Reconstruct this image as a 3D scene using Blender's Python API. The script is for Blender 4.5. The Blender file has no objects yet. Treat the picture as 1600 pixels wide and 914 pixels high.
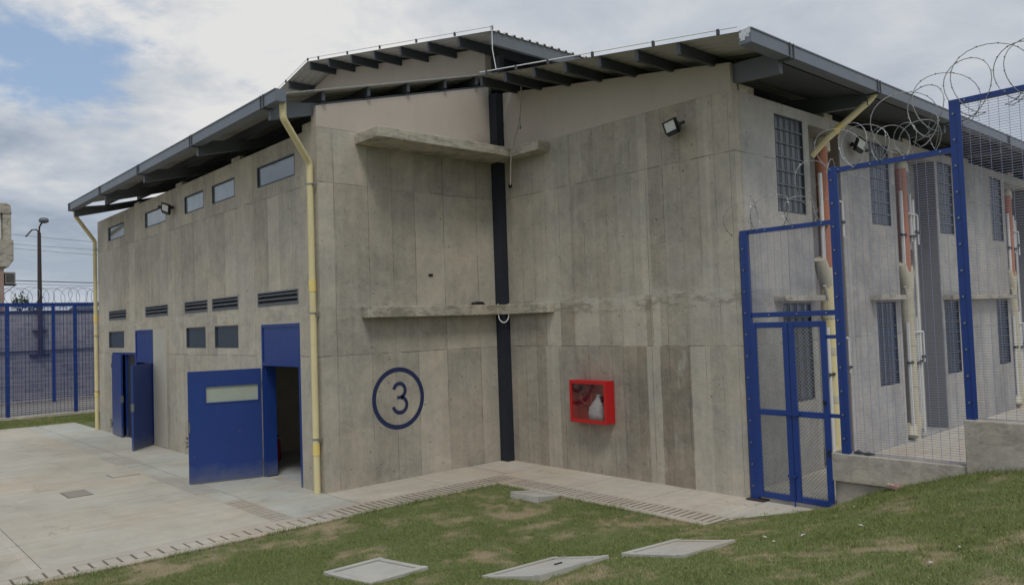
import bpy, math, random
import numpy as np
from mathutils import Vector, Matrix
R_ = math.radians
random.seed(7)
rng = np.random.default_rng(11)
scene = bpy.context.scene
COL = scene.collection

# ------------------------------------------------------------------ camera
F_PX, YAW, PITCH, ROLL, CAM_H = 1220.75, 0.8395, 0.0393, -0.0344, 2.65
cd = bpy.data.cameras.new('camera'); cam = bpy.data.objects.new('camera', cd); COL.objects.link(cam)
cd.sensor_width = 36; cd.lens = F_PX/1600*36; cd.clip_start = .05; cd.clip_end = 3000
fw = Vector((math.cos(YAW)*math.cos(PITCH), math.sin(YAW)*math.cos(PITCH), math.sin(PITCH)))
rt0 = Vector((math.sin(YAW), -math.cos(YAW), 0)); up0 = rt0.cross(fw)
rt = rt0*math.cos(ROLL)+up0*math.sin(ROLL); up = -rt0*math.sin(ROLL)+up0*math.cos(ROLL)
m = Matrix((rt, up, -fw)).transposed().to_4x4(); m.translation = Vector((0, 0, CAM_H))
cam.matrix_world = m
scene.camera = cam

# ------------------------------------------------------------------ sky, sun, exposure
SUN_EL, SUN_AZ = R_(58), R_(-125)      # azimuth as a plain angle in the XY plane
world = bpy.data.worlds.new('World'); scene.world = world; world.use_nodes = True

class NT:
    """tiny helper to write node trees"""
    def __init__(s, tree): s.t = tree; s.n = tree.nodes; s.l = tree.links
    def node(s, typ, ins=None, **props):
        nd = s.n.new(typ)
        for k, v in props.items(): setattr(nd, k, v)
        for k, v in (ins or {}).items():
            s.set(nd, k, v)
        return nd
    def set(s, nd, k, v):
        sock = nd.inputs[k]
        if isinstance(v, bpy.types.NodeSocket): s.l.new(v, sock)
        elif isinstance(v, bpy.types.Node): s.l.new(v.outputs[0], sock)
        else:
            if isinstance(v, (tuple, list)) and len(v) == 3 and sock.type == 'RGBA': v = (*v, 1)
            sock.default_value = v
    def math(s, op, a, b=0.0, c=None, clamp=False):
        ins = {0: a, 1: b}
        if c is not None: ins[2] = c
        nd = s.node('ShaderNodeMath', ins, operation=op); nd.use_clamp = clamp
        return nd.outputs[0]
    def vmath(s, op, a, b=(0, 0, 0)):
        nd = s.node('ShaderNodeVectorMath', {0: a, 1: b}, operation=op)
        return nd.outputs['Value'] if op in ('DOT_PRODUCT', 'LENGTH', 'DISTANCE') else nd.outputs[0]
    def mix(s, f, a, b, blend='MIX'):
        nd = s.node('ShaderNodeMix', None, data_type='RGBA', blend_type=blend)
        s.set(nd, 0, f); s.set(nd, 6, a); s.set(nd, 7, b); return nd.outputs[2]
    def noise(s, vec, scale=5, detail=3, rough=.55, dist=0.0):
        return s.node('ShaderNodeTexNoise', {'Vector': vec, 'Scale': scale, 'Detail': detail, 'Roughness': rough, 'Distortion': dist}).outputs[0]
    def rng(s, v, a, b, c=0.0, d=1.0, smooth=False):
        nd = s.node('ShaderNodeMapRange', {0: v, 1: a, 2: b, 3: c, 4: d})
        nd.clamp = True
        if smooth: nd.interpolation_type = 'SMOOTHSTEP'
        return nd.outputs[0]
    def ramp(s, v, stops, interp='LINEAR'):
        nd = s.node('ShaderNodeValToRGB', {0: v}); cr = nd.color_ramp; cr.interpolation = interp
        for i, (p, c) in enumerate(stops):
            if not isinstance(c, (tuple, list)): c = (c, c, c)
            e = cr.elements[i] if i < 2 else cr.elements.new(p)
            e.position = p; e.color = (*c, 1)
        return nd.outputs[0]

def build_world():
    w = NT(world.node_tree)
    for n in list(w.n): w.n.remove(n)
    sky = w.node('ShaderNodeTexSky', None, sky_type='NISHITA', sun_disc=False)
    sky.sun_elevation = SUN_EL; sky.sun_rotation = math.pi/2-SUN_AZ
    sky.altitude = 100; sky.air_density = 1.0; sky.dust_density = 2.5; sky.ozone_density = 1.0
    skyc = w.mix(1.0, sky.outputs[0], (.92, 1.0, 1.08), 'MULTIPLY')
    d = w.node('ShaderNodeTexCoord').outputs['Generated']
    sp = w.node('ShaderNodeSeparateXYZ', {0: d})
    zz = w.math('ADD', w.math('MAXIMUM', sp.outputs[2], 0.0), .22)
    inv = w.math('DIVIDE', 1.0, zz)
    pv = w.node('ShaderNodeVectorMath', {0: d}, operation='SCALE'); w.set(pv, 3, inv)
    pl = pv.outputs[0]
    n1 = w.noise(pl, 1.15, 9, .56, .35)
    n2 = w.noise(w.vmath('ADD', pl, (3.1, 7.7, 0)), 2.6, 8, .6, .2)
    n3 = w.noise(w.vmath('ADD', pl, (11, 2, 5)), .7, 4, .5)
    def blob(dirv, inner, outer):
        v = Vector(dirv).normalized()
        return w.rng(w.vmath('DOT_PRODUCT', d, tuple(v)), math.cos(outer), math.cos(inner), 0, 1, True)
    def pd(x, y): return fw + (x-800)/F_PX*rt - (y-457)/F_PX*up
    # openings of blue sky
    gap = w.math('MAXIMUM', w.math('MULTIPLY', blob(pd(45, 70), .01, .11), .9), w.math('MAXIMUM', blob(pd(140, 5), .02, .17), w.math('MULTIPLY', blob(pd(350, 0), .02, .2), .8)))
    gap = w.math('MAXIMUM', gap, w.math('MULTIPLY', blob(pd(520, 40), .02, .2), .35))
    cover = w.math('ADD', w.math('MULTIPLY', n1, .75), w.math('MULTIPLY', n2, .5))
    cover = w.math('ADD', cover, .02)
    cover = w.math('SUBTRACT', cover, w.math('MULTIPLY', gap, .20))
    mask = w.rng(cover, .41, .53, 0, 1, True)
    # cloud tone: bright tops, dull bases
    tone = w.math('ADD', w.math('MULTIPLY', n2, .55), w.math('MULTIPLY', n3, .55))
    base = w.math('MAXIMUM', w.math('MULTIPLY', blob(pd(110, 245), .03, .2), .9), w.math('MULTIPLY', blob(pd(320, 40), .02, .2), .35))
    lite = w.math('MAXIMUM', blob(pd(300, 140), .05, .22), blob(pd(60, 150), .02, .16))
    tone = w.math('SUBTRACT', tone, w.math('MULTIPLY', base, .11))
    tone = w.math('ADD', tone, w.math('MULTIPLY', lite, .10))
    right = w.rng(w.vmath('DOT_PRODUCT', d, tuple(rt)), -.30, .15, 0, 1, True)
    toneR = w.math('ADD', .555, w.math('MULTIPLY', w.math('SUBTRACT', tone, .555), .5))
    tmix = w.node('ShaderNodeMix', None, data_type='FLOAT'); w.set(tmix, 0, right); w.set(tmix, 2, tone); w.set(tmix, 3, toneR)
    tone = tmix.outputs[0]
    cc = w.ramp(tone, [(.42, (2.1, 2.55, 3.2)), (.50, (3.0, 3.4, 4.05)), (.575, (4.0, 4.3, 4.7)), (.67, (5.7, 5.7, 5.65))])
    mask = w.math('MAXIMUM', mask, w.math('MULTIPLY', right, .93))
    low = w.rng(sp.outputs[2], 0.0, .22, 1, 0, True)
    skyb = w.mix(.65, skyc, (2.7, 3.6, 4.9))
    colr = w.mix(mask, skyb, cc)
    colr = w.mix(w.math('MULTIPLY', low, .45), colr, (4.3, 4.75, 5.2))
    zen = w.rng(sp.outputs[2], .42, .75, 1.0, 1.55, True)      # overcast sky is brighter towards the zenith
    colr = w.mix(1.0, colr, w.node('ShaderNodeCombineXYZ', {0: zen, 1: zen, 2: zen}).outputs[0], 'MULTIPLY')
    bg = w.node('ShaderNodeBackground', {'Color': colr, 'Strength': .1})
    out = w.node('ShaderNodeOutputWorld', {0: bg})
build_world()
sl = bpy.data.lights.new('sun', 'SUN'); sl.energy = 1.0; sl.angle = R_(14); sl.color = (1, .95, .88)
so = bpy.data.objects.new('sun', sl); COL.objects.link(so)
sd = Vector((math.cos(SUN_EL)*math.cos(SUN_AZ), math.cos(SUN_EL)*math.sin(SUN_AZ), math.sin(SUN_EL)))
so.rotation_euler = sd.to_track_quat('Z', 'Y').to_euler()
vs = scene.view_settings
vs.view_transform = 'Standard'; vs.look = 'None'; vs.exposure = 0.4; vs.gamma = 1; vs.use_curve_mapping = False

# ------------------------------------------------------------------ mesh builder
class MB:
    def __init__(s): s.v = []; s.f = []; s.sm = []
    def add(s, vs_, fs, smooth=False):
        o = len(s.v); s.v += [tuple(p) for p in vs_]
        for f in fs: s.f.append(tuple(i+o for i in f)); s.sm.append(smooth)
        return s
    def box(s, a, b):
        x0, y0, z0 = [min(a[i], b[i]) for i in range(3)]; x1, y1, z1 = [max(a[i], b[i]) for i in range(3)]
        return s.add([(x0,y0,z0),(x1,y0,z0),(x1,y1,z0),(x0,y1,z0),(x0,y0,z1),(x1,y0,z1),(x1,y1,z1),(x0,y1,z1)],
              [(0,3,2,1),(4,5,6,7),(0,1,5,4),(1,2,6,5),(2,3,7,6),(3,0,4,7)])
    def obox(s, c, ax, ay, az):
        c, ax, ay, az = map(Vector, (c, ax, ay, az)); P = []
        for k in (-1, 1):
            for i, j in ((-1,-1),(1,-1),(1,1),(-1,1)): P.append(c+ax*i+ay*j+az*k)
        return s.add(P, [(0,3,2,1),(4,5,6,7),(0,1,5,4),(1,2,6,5),(2,3,7,6),(3,0,4,7)])
    def beam(s, p, q, w, h, upv=(0,0,1)):
        p, q = Vector(p), Vector(q); d = (q-p); L = d.length; d.normalize()
        sd_ = d.cross(Vector(upv)); 
        if sd_.length < 1e-4: sd_ = Vector((1,0,0))
        sd_.normalize(); u = sd_.cross(d)
        return s.obox((p+q)/2, d*L/2, sd_*w/2, u*h/2)
    def prism(s, poly, n0, n1, axis):
        """polygon (2D list) extruded along axis between n0 and n1. axis 0: poly=(y,z); 1: (x,z); 2: (x,y)"""
        def P(a, b, n): return {0: (n, a, b), 1: (a, n, b), 2: (a, b, n)}[axis]
        k = len(poly); vs_ = [P(*p, n0) for p in poly]+[P(*p, n1) for p in poly]
        fs = [tuple(range(k))[::-1], tuple(range(k, 2*k))]+[(i, (i+1) % k, k+(i+1) % k, k+i) for i in range(k)]
        return s.add(vs_, fs)
    def tube(s, pts, r, n=8, cap=True, smooth=True):
        pts = [Vector(p) for p in pts]; k = len(pts); rr = r if isinstance(r, (list, tuple)) else [r]*k
        ref = None; P = []
        for i, p in enumerate(pts):
            d = (pts[min(i+1, k-1)]-pts[max(i-1, 0)]).normalized()
            if ref is None:
                ref = d.orthogonal().normalized()
            ref = (ref-d*ref.dot(d)); ref = ref.normalized() if ref.length > 1e-6 else d.orthogonal().normalized()
            b = d.cross(ref)
            for j in range(n):
                a = 2*math.pi*j/n; P.append(p+(ref*math.cos(a)+b*math.sin(a))*rr[i])
        fs = [(i*n+j, i*n+(j+1) % n, (i+1)*n+(j+1) % n, (i+1)*n+j) for i in range(k-1) for j in range(n)]
        s.add(P, fs, smooth)
        if cap: s.add(P[:n], [tuple(range(n))[::-1]]); s.add(P[-n:], [tuple(range(n))])
        return s
    def cyl(s, p, q, r, n=12): return s.tube([p, q], r, n)
    def revolve(s, c, prof, n=20):
        P = []
        for r, z in prof:
            for j in range(n):
                a = 2*math.pi*j/n; P.append((c[0]+r*math.cos(a), c[1]+r*math.sin(a), c[2]+z))
        fs = [(i*n+j, i*n+(j+1) % n, (i+1)*n+(j+1) % n, (i+1)*n+j) for i in range(len(prof)-1) for j in range(n)]
        return s.add(P, fs, True)

ROOT = {}
def tag(o, label=None, cat=None, group=None, kind=None):
    if label: o['label'] = label
    if cat: o['category'] = cat
    if group: o['group'] = group
    if kind: o['kind'] = kind
    return o
def thing(name, label, cat, loc=(0, 0, 0), group=None, rotz=0):
    o = bpy.data.objects.new(name, None); COL.objects.link(o); o.location = loc; o.rotation_euler = (0, 0, rotz)
    o.empty_display_size = .2
    tag(o, label, cat, group); ROOT[o.name] = Vector(loc); return o
def obj(name, mb, mat, parent=None, local=False, bevel=0, loc=None):
    """links mb as ONE mesh object. Coordinates are world ones unless local."""
    org = Vector((0, 0, 0)) if (local or not parent) else ROOT[parent.name]
    if loc is not None and parent is None: org = Vector(loc)
    me = bpy.data.meshes.new(name)
    me.from_pydata([tuple(Vector(p)-org) for p in mb.v], [], mb.f)
    me.polygons.foreach_set('use_smooth', mb.sm)
    me.materials.append(mat); me.update()
    o = bpy.data.objects.new(name, me); COL.objects.link(o)
    if parent is not None:
        o.parent = parent; ROOT[o.name] = ROOT.get(parent.name, Vector((0,0,0)))
    elif loc is not None: o.location = loc; ROOT[o.name] = Vector(loc)
    else: ROOT[o.name] = Vector((0,0,0))
    if bevel:
        b = o.modifiers.new('bevel', 'BEVEL'); b.width = bevel; b.segments = 2; b.limit_method = 'ANGLE'; b.angle_limit = R_(40)
    return o
def copy_tree(o, parent=None):
    c = o.copy(); COL.objects.link(c)
    if parent is not None: c.parent = parent
    for ch in list(o.children): copy_tree(ch, c)
    return c

# ------------------------------------------------------------------ materials
def new_mat(name):
    mt = bpy.data.materials.new(name); mt.use_nodes = True; t = NT(mt.node_tree)
    for n in list(t.n): t.n.remove(n)
    bs = t.node('ShaderNodeBsdfPrincipled'); t.node('ShaderNodeOutputMaterial', {0: bs.outputs[0]})
    return mt, t, bs
def paint(name, colr, rough=.5, metal=0.0, var=.12, scale=3.0, bump=.0, spec=.5, dirt=.0, dirtc=(.25,.22,.18)):
    mt, t, bs = new_mat(name)
    P = t.node('ShaderNodeNewGeometry').outputs['Position']
    n = t.noise(P, scale, 5, .6); n2 = t.noise(P, scale*14, 3, .6)
    f = t.math('ADD', t.math('MULTIPLY', t.math('SUBTRACT', n, .5), var*2.4), t.math('MULTIPLY', t.math('SUBTRACT', n2, .5), var))
    hs = t.mix(1.0, colr, t.node('ShaderNodeCombineXYZ', {0: t.math('ADD', 1, f), 1: t.math('ADD', 1, f), 2: t.math('ADD', 1, f)}).outputs[0], 'MULTIPLY')
    if dirt:
        st = t.noise(t.vmath('MULTIPLY', P, (7, 7, 1.2)), 1.0, 5, .65)
        hs = t.mix(t.math('MULTIPLY', t.rng(st, .5, .72), dirt), hs, dirtc)
    t.set(bs, 'Base Color', hs); t.set(bs, 'Roughness', t.rng(n2, .3, .7, max(rough-.08, .03), rough+.1)); t.set(bs, 'Metallic', metal)
    t.set(bs, 'Specular IOR Level', spec)
    if bump:
        b = t.node('ShaderNodeBump', {'Strength': bump, 'Distance': .01, 'Height': n2}); t.set(bs, 'Normal', b)
    return mt

F2ROWS = {
 'lo': [(0,.42),(.023,.36),(.122,.40),(.222,.62),(.282,.36),(.363,.30),(.42,.33),(.564,.20),(.662,.60),(.712,.14),(.823,.66),(.889,.50),(.942,.62)],
 'mid': [(0,.4),(.039,.38),(.137,.28),(.231,.66),(.297,.22),(.367,.62),(.476,.52),(.577,.66),(.665,.34),(.694,.7),(.722,.40),(.827,.56),(.938,.66)],
 'up': [(0,.5),(.019,.46),(.113,.44),(.226,.60),(.286,.48),(.357,.34),(.466,.32),(.57,.42),(.658,.74),(.695,.30),(.821,.40),(.88,.58),(.902,.86),(.911,.60),(.936,.70)]}
def worn_blue(name, colr, rough):
    mt = paint(name, colr, rough, var=.10, scale=2.0, bump=.06); t = NT(mt.node_tree)
    bs = [n for n in t.n if n.type == 'BSDF_PRINCIPLED'][0]; src = bs.inputs['Base Color'].links[0].from_socket
    P = t.node('ShaderNodeNewGeometry').outputs['Position']; z = t.node('ShaderNodeSeparateXYZ', {0: P}).outputs[2]
    foot = t.math('MULTIPLY', t.rng(t.math('ADD', z, t.math('MULTIPLY', t.noise(P, 6, 5, .7), -.45)), -.22, .10, .55, 0), 1.0)
    scuff = t.math('MULTIPLY', t.rng(t.noise(t.vmath('MULTIPLY', P, (3, 3, 14)), 1.4, 7, .75), .63, .70), .30)
    drip = t.math('MULTIPLY', t.rng(t.noise(t.vmath('MULTIPLY', P, (22, 22, .8)), 1.0, 4, .6), .60, .75), .14)
    f = t.math('MAXIMUM', t.math('MAXIMUM', foot, scuff), drip)
    t.set(bs, 'Base Color', t.mix(f, src, (.16, .17, .19))); return mt
def concrete(name, rows=None, base=(.405, .380, .322), joints=(2.2, 5.08), seed=0.0, boards=True, width=.58, tonev=.5, stain=.72):
    mt, t, bs = new_mat(name)
    g = t.node('ShaderNodeNewGeometry'); P = g.outputs['Position']
    ps = t.node('ShaderNodeSeparateXYZ', {0: P}); ns = t.node('ShaderNodeSeparateXYZ', {0: g.outputs['Normal']})
    isx = t.math('GREATER_THAN', t.math('ABSOLUTE', ns.outputs[0]), .5)
    mu = t.node('ShaderNodeMix', None, data_type='FLOAT'); t.set(mu, 0, isx); t.set(mu, 2, ps.outputs[0]); t.set(mu, 3, ps.outputs[1])
    u = mu.outputs[0]; z = ps.outputs[2]
    wob = t.math('MULTIPLY', t.math('SUBTRACT', t.noise(P, 2.2, 4, .6), .5), .035)
    zw = t.math('ADD', z, wob)
    uw = t.math('ADD', u, t.math('MULTIPLY', t.math('SUBTRACT', t.noise(t.vmath('MULTIPLY', P, (1, 1, 1)), 1.4, 3, .6), .5), .03))
    row = t.math('ADD', t.math('ADD', t.math('GREATER_THAN', zw, joints[0]), t.math('GREATER_THAN', z, 3.04)), t.math('GREATER_THAN', zw, joints[1]))
    big = t.noise(P, .45, 4, .6); blot = t.noise(P, 1.7, 6, .66, .5); fine = t.noise(P, 17, 5, .7); grain = t.noise(P, 90, 2, .7)
    streak = t.noise(t.vmath('MULTIPLY', P, (7.5, 7.5, .38)), 1.0, 5, .62)
    streak2 = t.noise(t.vmath('MULTIPLY', P, (26, 26, .9)), 1.0, 3, .6)
    tone = .5; lines = None
    if rows:
        f = t.math('DIVIDE', t.math('SUBTRACT', 11.59, uw), 5.32)
        lo = t.ramp(f, rows['lo'], 'CONSTANT'); mid = t.ramp(f, rows['mid'], 'CONSTANT'); upr = t.ramp(f, rows['up'], 'CONSTANT')
        tt = t.mix(t.math('GREATER_THAN', row, .5), lo, mid); tt = t.mix(t.math('GREATER_THAN', row, 1.5), tt, upr)
        soft = t.math('GREATER_THAN', row, 1.5)
        tone = t.math('ADD', .5, t.math('MULTIPLY', t.math('SUBTRACT', tt, .5), t.math('SUBTRACT', 1.0, t.math('MULTIPLY', soft, .45))))
    v = t.math('ADD', t.math('DIVIDE', uw, width), t.math('ADD', t.math('MULTIPLY', t.math('SINE', t.math('ADD', t.math('MULTIPLY', u, 2.3), seed)), .22), seed))
    cell = t.math('FLOOR', v)
    h = t.node('ShaderNodeTexWhiteNoise', {'Vector': t.node('ShaderNodeCombineXYZ', {0: cell, 1: row, 2: seed}).outputs[0]}, noise_dimensions='3D').outputs[0]
    if not rows: tone = h if boards else .5
    else: tone = t.math('ADD', tone, t.math('MULTIPLY', t.math('SUBTRACT', h, .5), .12))
    if boards:
        v2 = t.math('MULTIPLY', v, 4.0)
        h2 = t.node('ShaderNodeTexWhiteNoise', {'Vector': t.node('ShaderNodeCombineXYZ', {0: t.math('FLOOR', v2), 1: row, 2: seed+3}).outputs[0]}, noise_dimensions='3D').outputs[0]
        tone = t.math('ADD', tone, t.math('MULTIPLY', t.math('SUBTRACT', h2, .5), .05))
        fr = t.math('ABSOLUTE', t.math('SUBTRACT', t.math('FRACT', v), .5))
        seam = t.rng(fr, .482, .494)
        keep = t.rng(t.noise(t.vmath('MULTIPLY', P, (2, 2, .6)), 1.3, 3, .6), .36, .62)
        seam = t.math('MULTIPLY', seam, keep)
        j = None
        for zj in joints:
            a = t.rng(t.math('ABSOLUTE', t.math('SUBTRACT', zw, zj)), .004, .014, 1, 0)
            j = a if j is None else t.math('MAXIMUM', j, a)
        j = t.math('MULTIPLY', j, t.rng(t.noise(P, 2.9, 3, .6), .38, .6))
        lines = t.math('MAXIMUM', seam, j)
    # total brightness factor
    k = t.math('MULTIPLY', t.math('SUBTRACT', tone, .5), tonev)
    for a, s_ in ((big, .6), (blot, .85), (streak, .30), (streak2, .05), (t.noise(t.vmath('ADD', P, (6, 1, 9)), 5.5, 6, .7), .45), (fine, .30), (grain, .20)):
        k = t.math('ADD', k, t.math('MULTIPLY', t.math('SUBTRACT', a, .5), s_))
    k = t.math('ADD', 1.0, k)
    if lines is not None: k = t.math('MULTIPLY', k, t.math('SUBTRACT', 1.0, t.math('MULTIPLY', lines, .34)))
    # bug holes
    vo = t.node('ShaderNodeTexVoronoi', {'Vector': P, 'Scale': 4.2}).outputs['Distance']
    holes = t.math('MULTIPLY', t.rng(vo, .045, .085, 1, 0), t.rng(t.noise(P, 1.1, 2, .5), .48, .56))
    vo2 = t.node('ShaderNodeTexVoronoi', {'Vector': t.vmath('ADD', P, (5, 3, 1)), 'Scale': 15}).outputs['Distance']
    holes2 = t.math('MULTIPLY', t.rng(vo2, .09, .17, 1, 0), t.rng(t.noise(t.vmath('ADD', P, (9, 1, 4)), 1.6, 3, .6), .5, .62))
    k = t.math('MULTIPLY', k, t.math('SUBTRACT', 1.0, t.math('MULTIPLY', t.math('MAXIMUM', holes, t.math('MULTIPLY', holes2, .6)), .4)))
    tx = t.math('MULTIPLY', t.math('SUBTRACT', t.math('FRACT', t.math('ADD', t.math('DIVIDE', u, .60), .37)), .5), .60)
    tz = t.math('MULTIPLY', t.math('SUBTRACT', t.math('FRACT', t.math('DIVIDE', z, .62)), .5), .62)
    td = t.math('SQRT', t.math('ADD', t.math('MULTIPLY', tx, tx), t.math('MULTIPLY', tz, tz)))
    tie = t.rng(td, .011, .019, 1, 0) if boards else 0.0
    holes = t.math('MAXIMUM', holes, t.math('MULTIPLY', tie, .6)) if boards else holes
    k = t.math('MULTIPLY', k, t.math('SUBTRACT', 1.0, t.math('MULTIPLY', tie, .18))) if boards else k
    # pale rendered repair band just under the upper pour line
    zr = t.math('SUBTRACT', z, 3.0)
    pale = t.math('MULTIPLY', t.rng(t.math('ABSOLUTE', zr), .05, .18, 1, 0), t.rng(t.noise(t.vmath('MULTIPLY', P, (1, 1, 3)), 2.6, 6, .7), .5, .57))
    drk = t.math('MULTIPLY', t.rng(t.math('ABSOLUTE', t.math('ADD', zr, .10)), .08, .16, 1, 0), t.rng(t.noise(t.vmath('MULTIPLY', t.vmath('ADD', P, (4, 4, 4)), (1, 1, 3)), 2.2, 6, .7), .5, .56))
    amt = .8 if rows else .35
    rough_stain = t.math('MULTIPLY', t.rng(t.noise(t.vmath('ADD', t.vmath('MULTIPLY', P, (1, 1, 2.2)), (2, 5, 6)), 3.2, 8, .74, .5), .48, .60), stain)
    col = t.mix(t.rng(t.math('ADD', t.math('MULTIPLY', blot, .6), t.math('MULTIPLY', t.noise(t.vmath('ADD', P, (3, 8, 2)), .8, 4, .6), .6)), .48, .72), base, (base[0]*1.0, base[1]*.95, base[2]*.90))
    col = t.mix(1.0, col, t.node('ShaderNodeCombineXYZ', {0: k, 1: k, 2: k}).outputs[0], 'MULTIPLY')
    if rows: col = t.mix(t.rng(tone, .5, .1, 0, .55), col, t.mix(1.0, col, (.97, .87, .76), 'MULTIPLY'))
    if boards:
        col = t.mix(t.math('MULTIPLY', drk, amt*.6), col, (.17, .145, .115))
        col = t.mix(t.math('MULTIPLY', pale, amt*.7), col, (.50, .48, .42))
        # white lime bloom
        wb = t.math('MULTIPLY', t.rng(t.noise(t.vmath('ADD', t.vmath('MULTIPLY', P, (3.5, 3.5, 1)), (7, 7, 7)), 1.5, 7, .72),   .58, .72), .5)
        col = t.mix(wb, col, (.50, .48, .43))
        sv = t.node('ShaderNodeTexVoronoi', {'Vector': t.vmath('ADD', P, t.node('ShaderNodeTexNoise', {'Vector': P, 'Scale': 9.0}).outputs[1]), 'Scale': 1.3}).outputs['Distance']
        col = t.mix(t.math('MULTIPLY', t.rng(sv, .05, .11, .42, 0), t.rng(t.noise(P, .7, 2, .5), .48, .55)), col, (.52, .50, .45))
        # thin drips and ragged patches left by the formwork
        dr_ = t.rng(t.noise(t.vmath('MULTIPLY', t.vmath('ADD', P, (2, 2, 0)), (11, 11, .55)), 1.0, 6, .7), .63, .72)
        col = t.mix(t.math('MULTIPLY', dr_, .35), col, (.19, .17, .14))
    else:
        col = t.mix(rough_stain, col, (.19, .17, .135))
    t.set(bs, 'Base Color', col); t.set(bs, 'Roughness', .9); t.set(bs, 'Specular IOR Level', .25)
    hgt = t.math('ADD', t.math('MULTIPLY', fine, .5), t.math('MULTIPLY', blot, .8))
    if lines is not None: hgt = t.math('SUBTRACT', hgt, t.math('MULTIPLY', lines, .6))
    hgt = t.math('SUBTRACT', hgt, t.math('MULTIPLY', t.math('MAXIMUM', holes, holes2), .8))
    b = t.node('ShaderNodeBump', {'Strength': .6, 'Distance': .02, 'Height': hgt}); t.set(bs, 'Normal', b)
    return mt

def paving(name, base=(.43, .40, .335), blue=0.0):
    mt, t, bs = new_mat(name)
    P = t.node('ShaderNodeNewGeometry').outputs['Position']
    big = t.noise(P, .35, 5, .6, .4); med = t.noise(t.vmath('MULTIPLY', P, (2.2, .9, 1)), 1.0, 6, .65, .5)
    fine = t.noise(P, 22, 5, .7); grain = t.noise(P, 120, 2, .7)
    swirl = t.noise(t.vmath('MULTIPLY', P, (1, 4.5, 1)), 1.1, 5, .6, .8)
    k = 1.0
    for a, s_ in ((big, .55), (med, .34), (swirl, .34), (fine, .22), (grain, .14)):
        k = t.math('ADD', k, t.math('MULTIPLY', t.math('SUBTRACT', a, .5), s_))
    col = t.mix(t.rng(t.noise(t.vmath('ADD', P, (4, 9, 0)), .5, 4, .6), .45, .68), base, (base[0]*1.0, base[1]*.93, base[2]*.86))
    if blue: col = t.mix(t.math('MULTIPLY', t.rng(t.noise(t.vmath('ADD', P, (14, 3, 0)), .8, 5, .6), .42, .6), blue), col, (.42, .455, .44))
    col = t.mix(1.0, col, t.node('ShaderNodeCombineXYZ', {0: k, 1: k, 2: k}).outputs[0], 'MULTIPLY')
    st = t.math('MULTIPLY', t.rng(t.noise(t.vmath('ADD', P, (1, 2, 3)), 1.3, 7, .7, .6), .56, .72), .42)
    col = t.mix(st, col, (.22, .20, .17))
    crack = t.node('ShaderNodeTexVoronoi', {'Vector': t.vmath('ADD', P, t.node('ShaderNodeTexNoise', {'Vector': P, 'Scale': 1.5, 'Detail': 5}).outputs[1]), 'Scale': .33}, feature='DISTANCE_TO_EDGE').outputs['Distance']
    ck = t.math('MULTIPLY', t.rng(crack, .0008, .0028, 1, 0), t.rng(t.noise(P, .9, 3, .6), .5, .58))
    col = t.mix(t.math('MULTIPLY', ck, .45), col, (.13, .12, .10))
    t.set(bs, 'Base Color', col); t.set(bs, 'Roughness', .92); t.set(bs, 'Specular IOR Level', .2)
    t.set(bs, 'Normal', t.node('ShaderNodeBump', {'Strength': .3, 'Distance': .006, 'Height': t.math('ADD', fine, med)}))
    return mt

M = {}
M['con'] = concrete('board_marked_concrete', seed=1.3, tonev=.26, width=.60)
M['con_end'] = concrete('board_marked_concrete_end', rows=F2ROWS, seed=4.7, tonev=.85, width=.30, base=(.392, .368, .314))
M['con_side'] = concrete('board_marked_concrete_side', seed=8.1, tonev=.22, base=(.365, .36, .345))
M['con_plain'] = concrete('cast_concrete', seed=2.2, boards=False, base=(.43, .405, .34))
M['con_low'] = concrete('rough_footing_concrete', seed=5.2, boards=False, base=(.47, .44, .38), stain=.38)
M['con_cover'] = paving('cover_concrete', (.40, .385, .345))
M['beige'] = paint('beige_render', (.47, .415, .36), .92, var=.07, scale=1.0, spec=.2, dirt=.22, dirtc=(.36,.32,.27), bump=.15)
M['beige_dirt'] = paint('beige_return', (.33, .295, .25), .92, var=.1, scale=1.2, spec=.2)
M['blue'] = worn_blue('blue_gloss_paint', (.011, .040, .195), .38)
M['blue_fence'] = paint('blue_fence_paint', (.009, .040, .205), .38, var=.12, scale=4)
M['cheek'] = paint('shade_grey_cheek', (.17, .175, .185), .8, var=.12)  # recess side walls: their shade is mixed into this darker grey
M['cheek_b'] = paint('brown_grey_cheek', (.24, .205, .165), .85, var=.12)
M['navy'] = paint('dark_navy_steel', (.014, .018, .030), .55, var=.15, scale=2)
M['steel'] = paint('grey_steel_paint', (.125, .138, .155), .5, var=.12, scale=2.5)
M['steel_d'] = paint('dark_grey_steel', (.05, .056, .065), .55, var=.12, scale=2.5)
M['gutter'] = paint('gutter_sheet_metal', (.155, .175, .205), .45, metal=.2, var=.10, scale=2.0, dirt=.15)
M['sheet'] = paint('galvanised_roof_sheet', (.42, .41, .385), .6, metal=.1, var=.12, scale=1.3, dirt=.25)
M['flash'] = paint('pale_edge_flashing', (.72, .72, .70), .5, var=.08)
M['yellow'] = paint('cream_yellow_pipe', (.66, .575, .32), .55, var=.10, scale=3, dirt=.38, dirtc=(.42,.35,.2))
M['yellow_s'] = paint('yellow_sleeve', (.74, .58, .19), .45, var=.05)
M['orange'] = paint('orange_clay_pipe', (.40, .155, .085), .55, var=.16, dirt=.2)
M['cream'] = paint('cream_pipe', (.50, .46, .34), .55, var=.12, dirt=.35)
M['white'] = paint('white_plastic_pipe', (.62, .62, .60), .5, var=.08, dirt=.2)
M['galv'] = paint('galvanised_wire', (.30, .30, .29), .4, metal=.7, var=.2)
M['meshw'] = paint('fence_mesh_wire', (.26, .275, .40), .5, var=.1)
M['razor'] = paint('razor_wire_steel', (.34, .34, .34), .4, metal=.6, var=.25)
M['black'] = paint('black_housing', (.012, .012, .013), .45, var=.15)
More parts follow.
